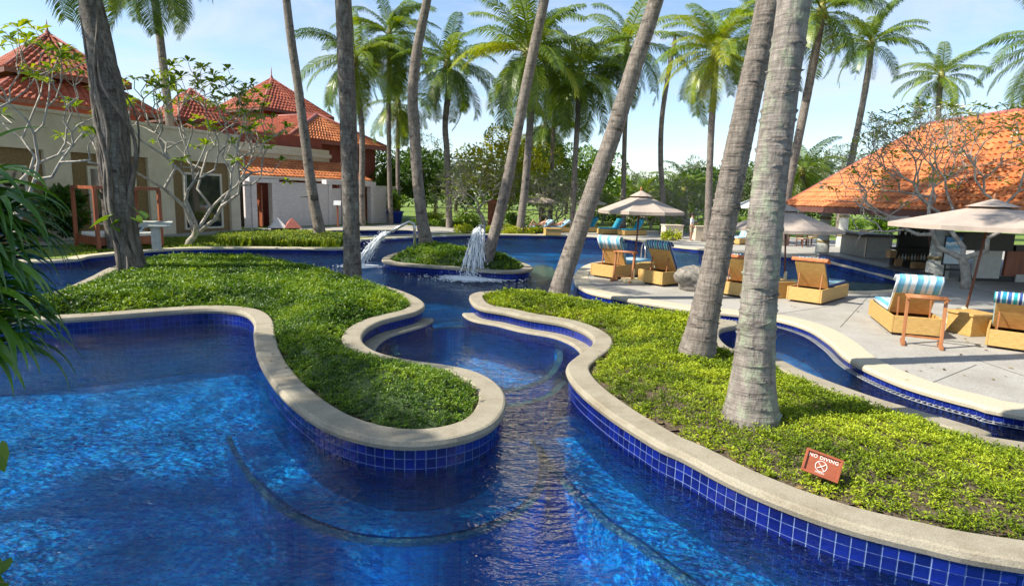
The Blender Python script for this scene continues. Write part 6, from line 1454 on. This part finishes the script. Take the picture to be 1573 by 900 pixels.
# ------------------------------------------------------------------ people
M_skin = pm('skin', (.36, .19, .12), (.42, .23, .15), rough=.6); M_hair = pm('dark_hair', (.015, .01, .008), rough=.6); M_shirt = pm('white_shirt', (.68, .70, .74), (.76, .78, .8), rough=.9); M_shorts = pm('khaki_shorts', (.33, .26, .17), (.4, .32, .22), rough=.9); M_swim = pm('dark_swimwear', (.05, .05, .07), (.2, .2, .24), rough=.9)
def skin_body(name, joints, edges, mat, parent):
    me = bpy.data.meshes.new(name); me.from_pydata([j[:3] for j in joints], edges, []); me.update(); me.materials.append(mat); o = link(name, me, parent)
    m = o.modifiers.new('skin', 'SKIN'); m.use_smooth_shade = True; o.modifiers.new('sub', 'SUBSURF').render_levels = 2
    if not me.skin_vertices: 
        bpy.context.view_layer.objects.active = o; bpy.ops.mesh.customdata_skin_add()
    for i, j in enumerate(joints): me.skin_vertices[0].data[i].radius = (j[3], j[4] if len(j) > 4 else j[3])
    me.skin_vertices[0].data[0].use_root = True; return o
def person(label, loc, rz, J, top, bottom, topmat, botmat):
    r = thing('person', label, 'person', loc, rz); E = J['edges']
    skin_body('body', J['joints'], E, M_skin, r)
    for nm, sub, mt in (('shirt', top, topmat), ('shorts', bottom, botmat)):
        if not sub: continue
        idx = sorted({i for e in sub for i in e}); mp_ = {k: i for i, k in enumerate(idx)}; skin_body(nm, [tuple(list(J['joints'][k][:3]) + [x * 1.22 + .006 for x in J['joints'][k][3:]]) for k in idx], [(mp_[a], mp_[c]) for a, c in sub], mt, r)
    h = J['head']; b = MB(); b.lathe([(0, .115), (.06, .10), (.095, .05), (.10, -.01), (.09, -.05)], (h[0], h[1] + .012, h[2] + .02), 12); b.build('hair', M_hair, r, world=False)
    return r
def hand(base, d):   # five short finger chains from the wrist end
    out = []
    for k, (s, l) in enumerate([(-.03, .06), (-.012, .085), (.006, .09), (.022, .085), (.036, .07)]): out.append(((base[0] + s * .6, base[1] + d[1] * l * .4 + s, base[2] + d[2] * l * .5, .010), (base[0] + s * .7, base[1] + d[1] * l, base[2] + d[2] * l, .008)))
    return out
J = [(0, 0, .92, .115, .095), (0, 0, 1.10, .11, .085), (0, 0, 1.32, .135, .09), (0, .0, 1.44, .06), (0, -.01, 1.52, .055), (0, -.02, 1.60, .088, .10), (0, -.015, 1.70, .075, .085),
     (-.18, 0, 1.38, .055), (-.22, -.02, 1.12, .043), (-.20, -.16, .92, .034), (-.20, -.22, .86, .032, .02),
     (.18, 0, 1.38, .055), (.23, -.06, 1.13, .043), (.17, -.26, 1.08, .034), (.15, -.32, 1.08, .032, .02),
     (-.095, 0, .86, .085), (-.10, -.01, .48, .058), (-.10, .02, .09, .04), (-.11, -.14, .035, .04, .03),
     (.095, 0, .86, .085), (.11, -.02, .48, .058), (.11, .02, .09, .04), (.12, -.14, .035, .04, .03)]
E = [(0, 1), (1, 2), (2, 3), (3, 4), (4, 5), (5, 6), (2, 7), (7, 8), (8, 9), (9, 10), (2, 11), (11, 12), (12, 13), (13, 14), (0, 15), (15, 16), (16, 17), (17, 18), (0, 19), (19, 20), (20, 21), (21, 22)]
for w, d in ((10, (0, -.4, -.9)), (14, (0, -1, 0))):
    for a_, c_ in hand(J[w], d): J += [a_, c_]; E += [(w, len(J) - 2), (len(J) - 2, len(J) - 1)]
q = P(1061, 370, .2); person('person in white shirt and khaki shorts standing between the tan planter boxes', (q.x, q.y, .196), R(60), {'joints': J, 'edges': E, 'head': (0, -.02, 1.62)}, [(0, 1), (1, 2), (2, 7), (2, 11), (7, 8), (11, 12)], [(0, 15), (0, 19), (15, 16), (19, 20)], M_shirt, M_shorts)
JL = [(0, 0, .52, .115, .09), (0, .2, .60, .11, .085), (0, .42, .74, .13, .085), (0, .52, .82, .055), (0, .58, .87, .052), (0, .66, .94, .088, .09), (0, .73, 1.01, .075),
      (-.18, .44, .76, .052), (-.26, .22, .62, .042), (-.22, .02, .60, .034), (-.2, -.06, .60, .03, .02), (.18, .44, .76, .052), (.28, .3, .58, .042), (.24, .08, .55, .034), (.23, 0, .55, .03, .02),
      (-.1, -.05, .52, .085), (-.11, -.42, .86, .06), (-.11, -.66, .52, .042), (-.11, -.78, .48, .04, .03), (.1, -.05, .52, .085), (.12, -.46, .58, .06), (.13, -.86, .51, .042), (.14, -.92, .58, .036, .03)]
EL = E[:22]
JL2 = list(JL); EL2 = list(EL)
for w, d in ((10, (0, -.8, -.3)), (14, (0, -.9, -.2))):
    for a_, c_ in hand(JL2[w], d): JL2 += [a_, c_]; EL2 += [(w, len(JL2) - 2), (len(JL2) - 2, len(JL2) - 1)]
for (px, py, rz, lab) in [(825, 357, -1.0, 'sunbather reclining with one knee up beside the pale palm trunk foot'), (853, 357, -1.2, 'sunbather reclining with one knee up under the far beige parasol')]:
    q = P(px, py, .2); make_lounger('low far lounger under the ' + ('sunbather beside the pale palm foot' if px < 840 else 'sunbather below the far parasol'), (q.x + .9, q.y + .4, .196), rz + math.pi + .0, .95, back=35, dress='pale')
    lo = Vector((q.x + .9, q.y + .4, .196)); dirv = Vector((-math.sin(rz + math.pi), math.cos(rz + math.pi), 0)); c = lo + dirv * .95
    person(lab, (c.x, c.y, .16), rz, {'joints': JL2, 'edges': EL2, 'head': (0, .67, .96)}, [], [(0, 15), (0, 19)], M_shirt, M_swim)
# hat on the orange towel
q = P(1146, 448, .2); ht = thing('sun_hat', 'brown straw sun hat lying on the orange towel lounger', 'hat', Vector((at(1140, 410, P(1123, 455, .2).y + .5).x, P(1123, 455, .2).y + .75, .72)))
MB().lathe([(.2, 0), (.21, .012), (.10, .03), (.09, .11), (.05, .13), (0, .13)], (0, 0, 0), 16).build('brim_and_crown', M_teak, ht, world=False)
# depth marker tiles along the far bank
for px, lab in ((593, 'by the lawn corner'), (618, 'behind the first shower'), (682, 'between the showers'), (708, 'before the second shower')):
    q = P(px, 364, .2); k = int(np.argmin((outline[:, 0] - q.x) ** 2 + (outline[:, 1] - q.y) ** 2)); t_ = outline[k]; N0 = normals(outline, True)[k]
    b = MB(); b.box((t_[0] + N0[0] * .045, t_[1] + N0[1] * .045, .165), (.3, .02, .085), rz=math.atan2(N0[1], N0[0]) - math.pi / 2); tag(b.build('depth_marker', M_white), 'white depth marker tile on the far pool edge ' + lab, 'marker')

# fallen dry leaves on the beds' edges, the coping and the deck
M_dry = leafm('fallen_leaf', [(0.07, 0.04, 0.015), (0.16, 0.09, 0.03), (0.28, 0.18, 0.06), (0.38, 0.30, 0.08)], trans=.1, rough=.8)
rl = np.random.default_rng(77); V, F, T = [], [], []
def drop(x, y, z, L):
    a = rl.uniform(0, 6.28); d = np.array([math.cos(a), math.sin(a), 0]); q = np.array([-math.sin(a), math.cos(a), 0]); c = np.array([x, y, z]); k = len(V); up = np.array([0, 0, 1.0])
    V.extend([c, c + d * L * .5 + q * L * .2 + up * L * rl.uniform(.02, .2), c + d * L + up * L * .06, c + d * L * .5 - q * L * .2 + up * L * rl.uniform(.02, .2)]); F.append((k, k + 1, k + 2, k + 3)); T.extend([rl.uniform(0, 1)] * 4)
eb = offset(B_c, .33, True, 4)
for i in range(520): k = rl.integers(0, len(eb)); drop(eb[k, 0] + rl.normal(0, .07), eb[k, 1] + rl.normal(0, .07), ZI - .03 + rl.uniform(0, .02), rl.uniform(.03, .08))
for C_, n in ((B_c, 26), (A_c, 26)):
    cc_ = offset(C_, .16, True, 3)
    for i in range(n): k = rl.integers(0, len(cc_)); drop(cc_[k, 0] + rl.normal(0, .06), cc_[k, 1] + rl.normal(0, .06), ZI + .006, rl.uniform(.03, .07))
for i in range(90):
    q = P(rl.uniform(1100, 1573), rl.uniform(430, 590), .2)
    if inside(np.array([[q.x, q.y]]), deck_poly)[0]: drop(q.x, q.y, .202, rl.uniform(.04, .11))
fo = link('fallen_leaves', mesh_np('fallen_leaves', V, F, M_dry, False, T)); stuff(tag(fo, 'scattered dry fallen leaves on planter edges, coping and deck', 'leaf litter'))
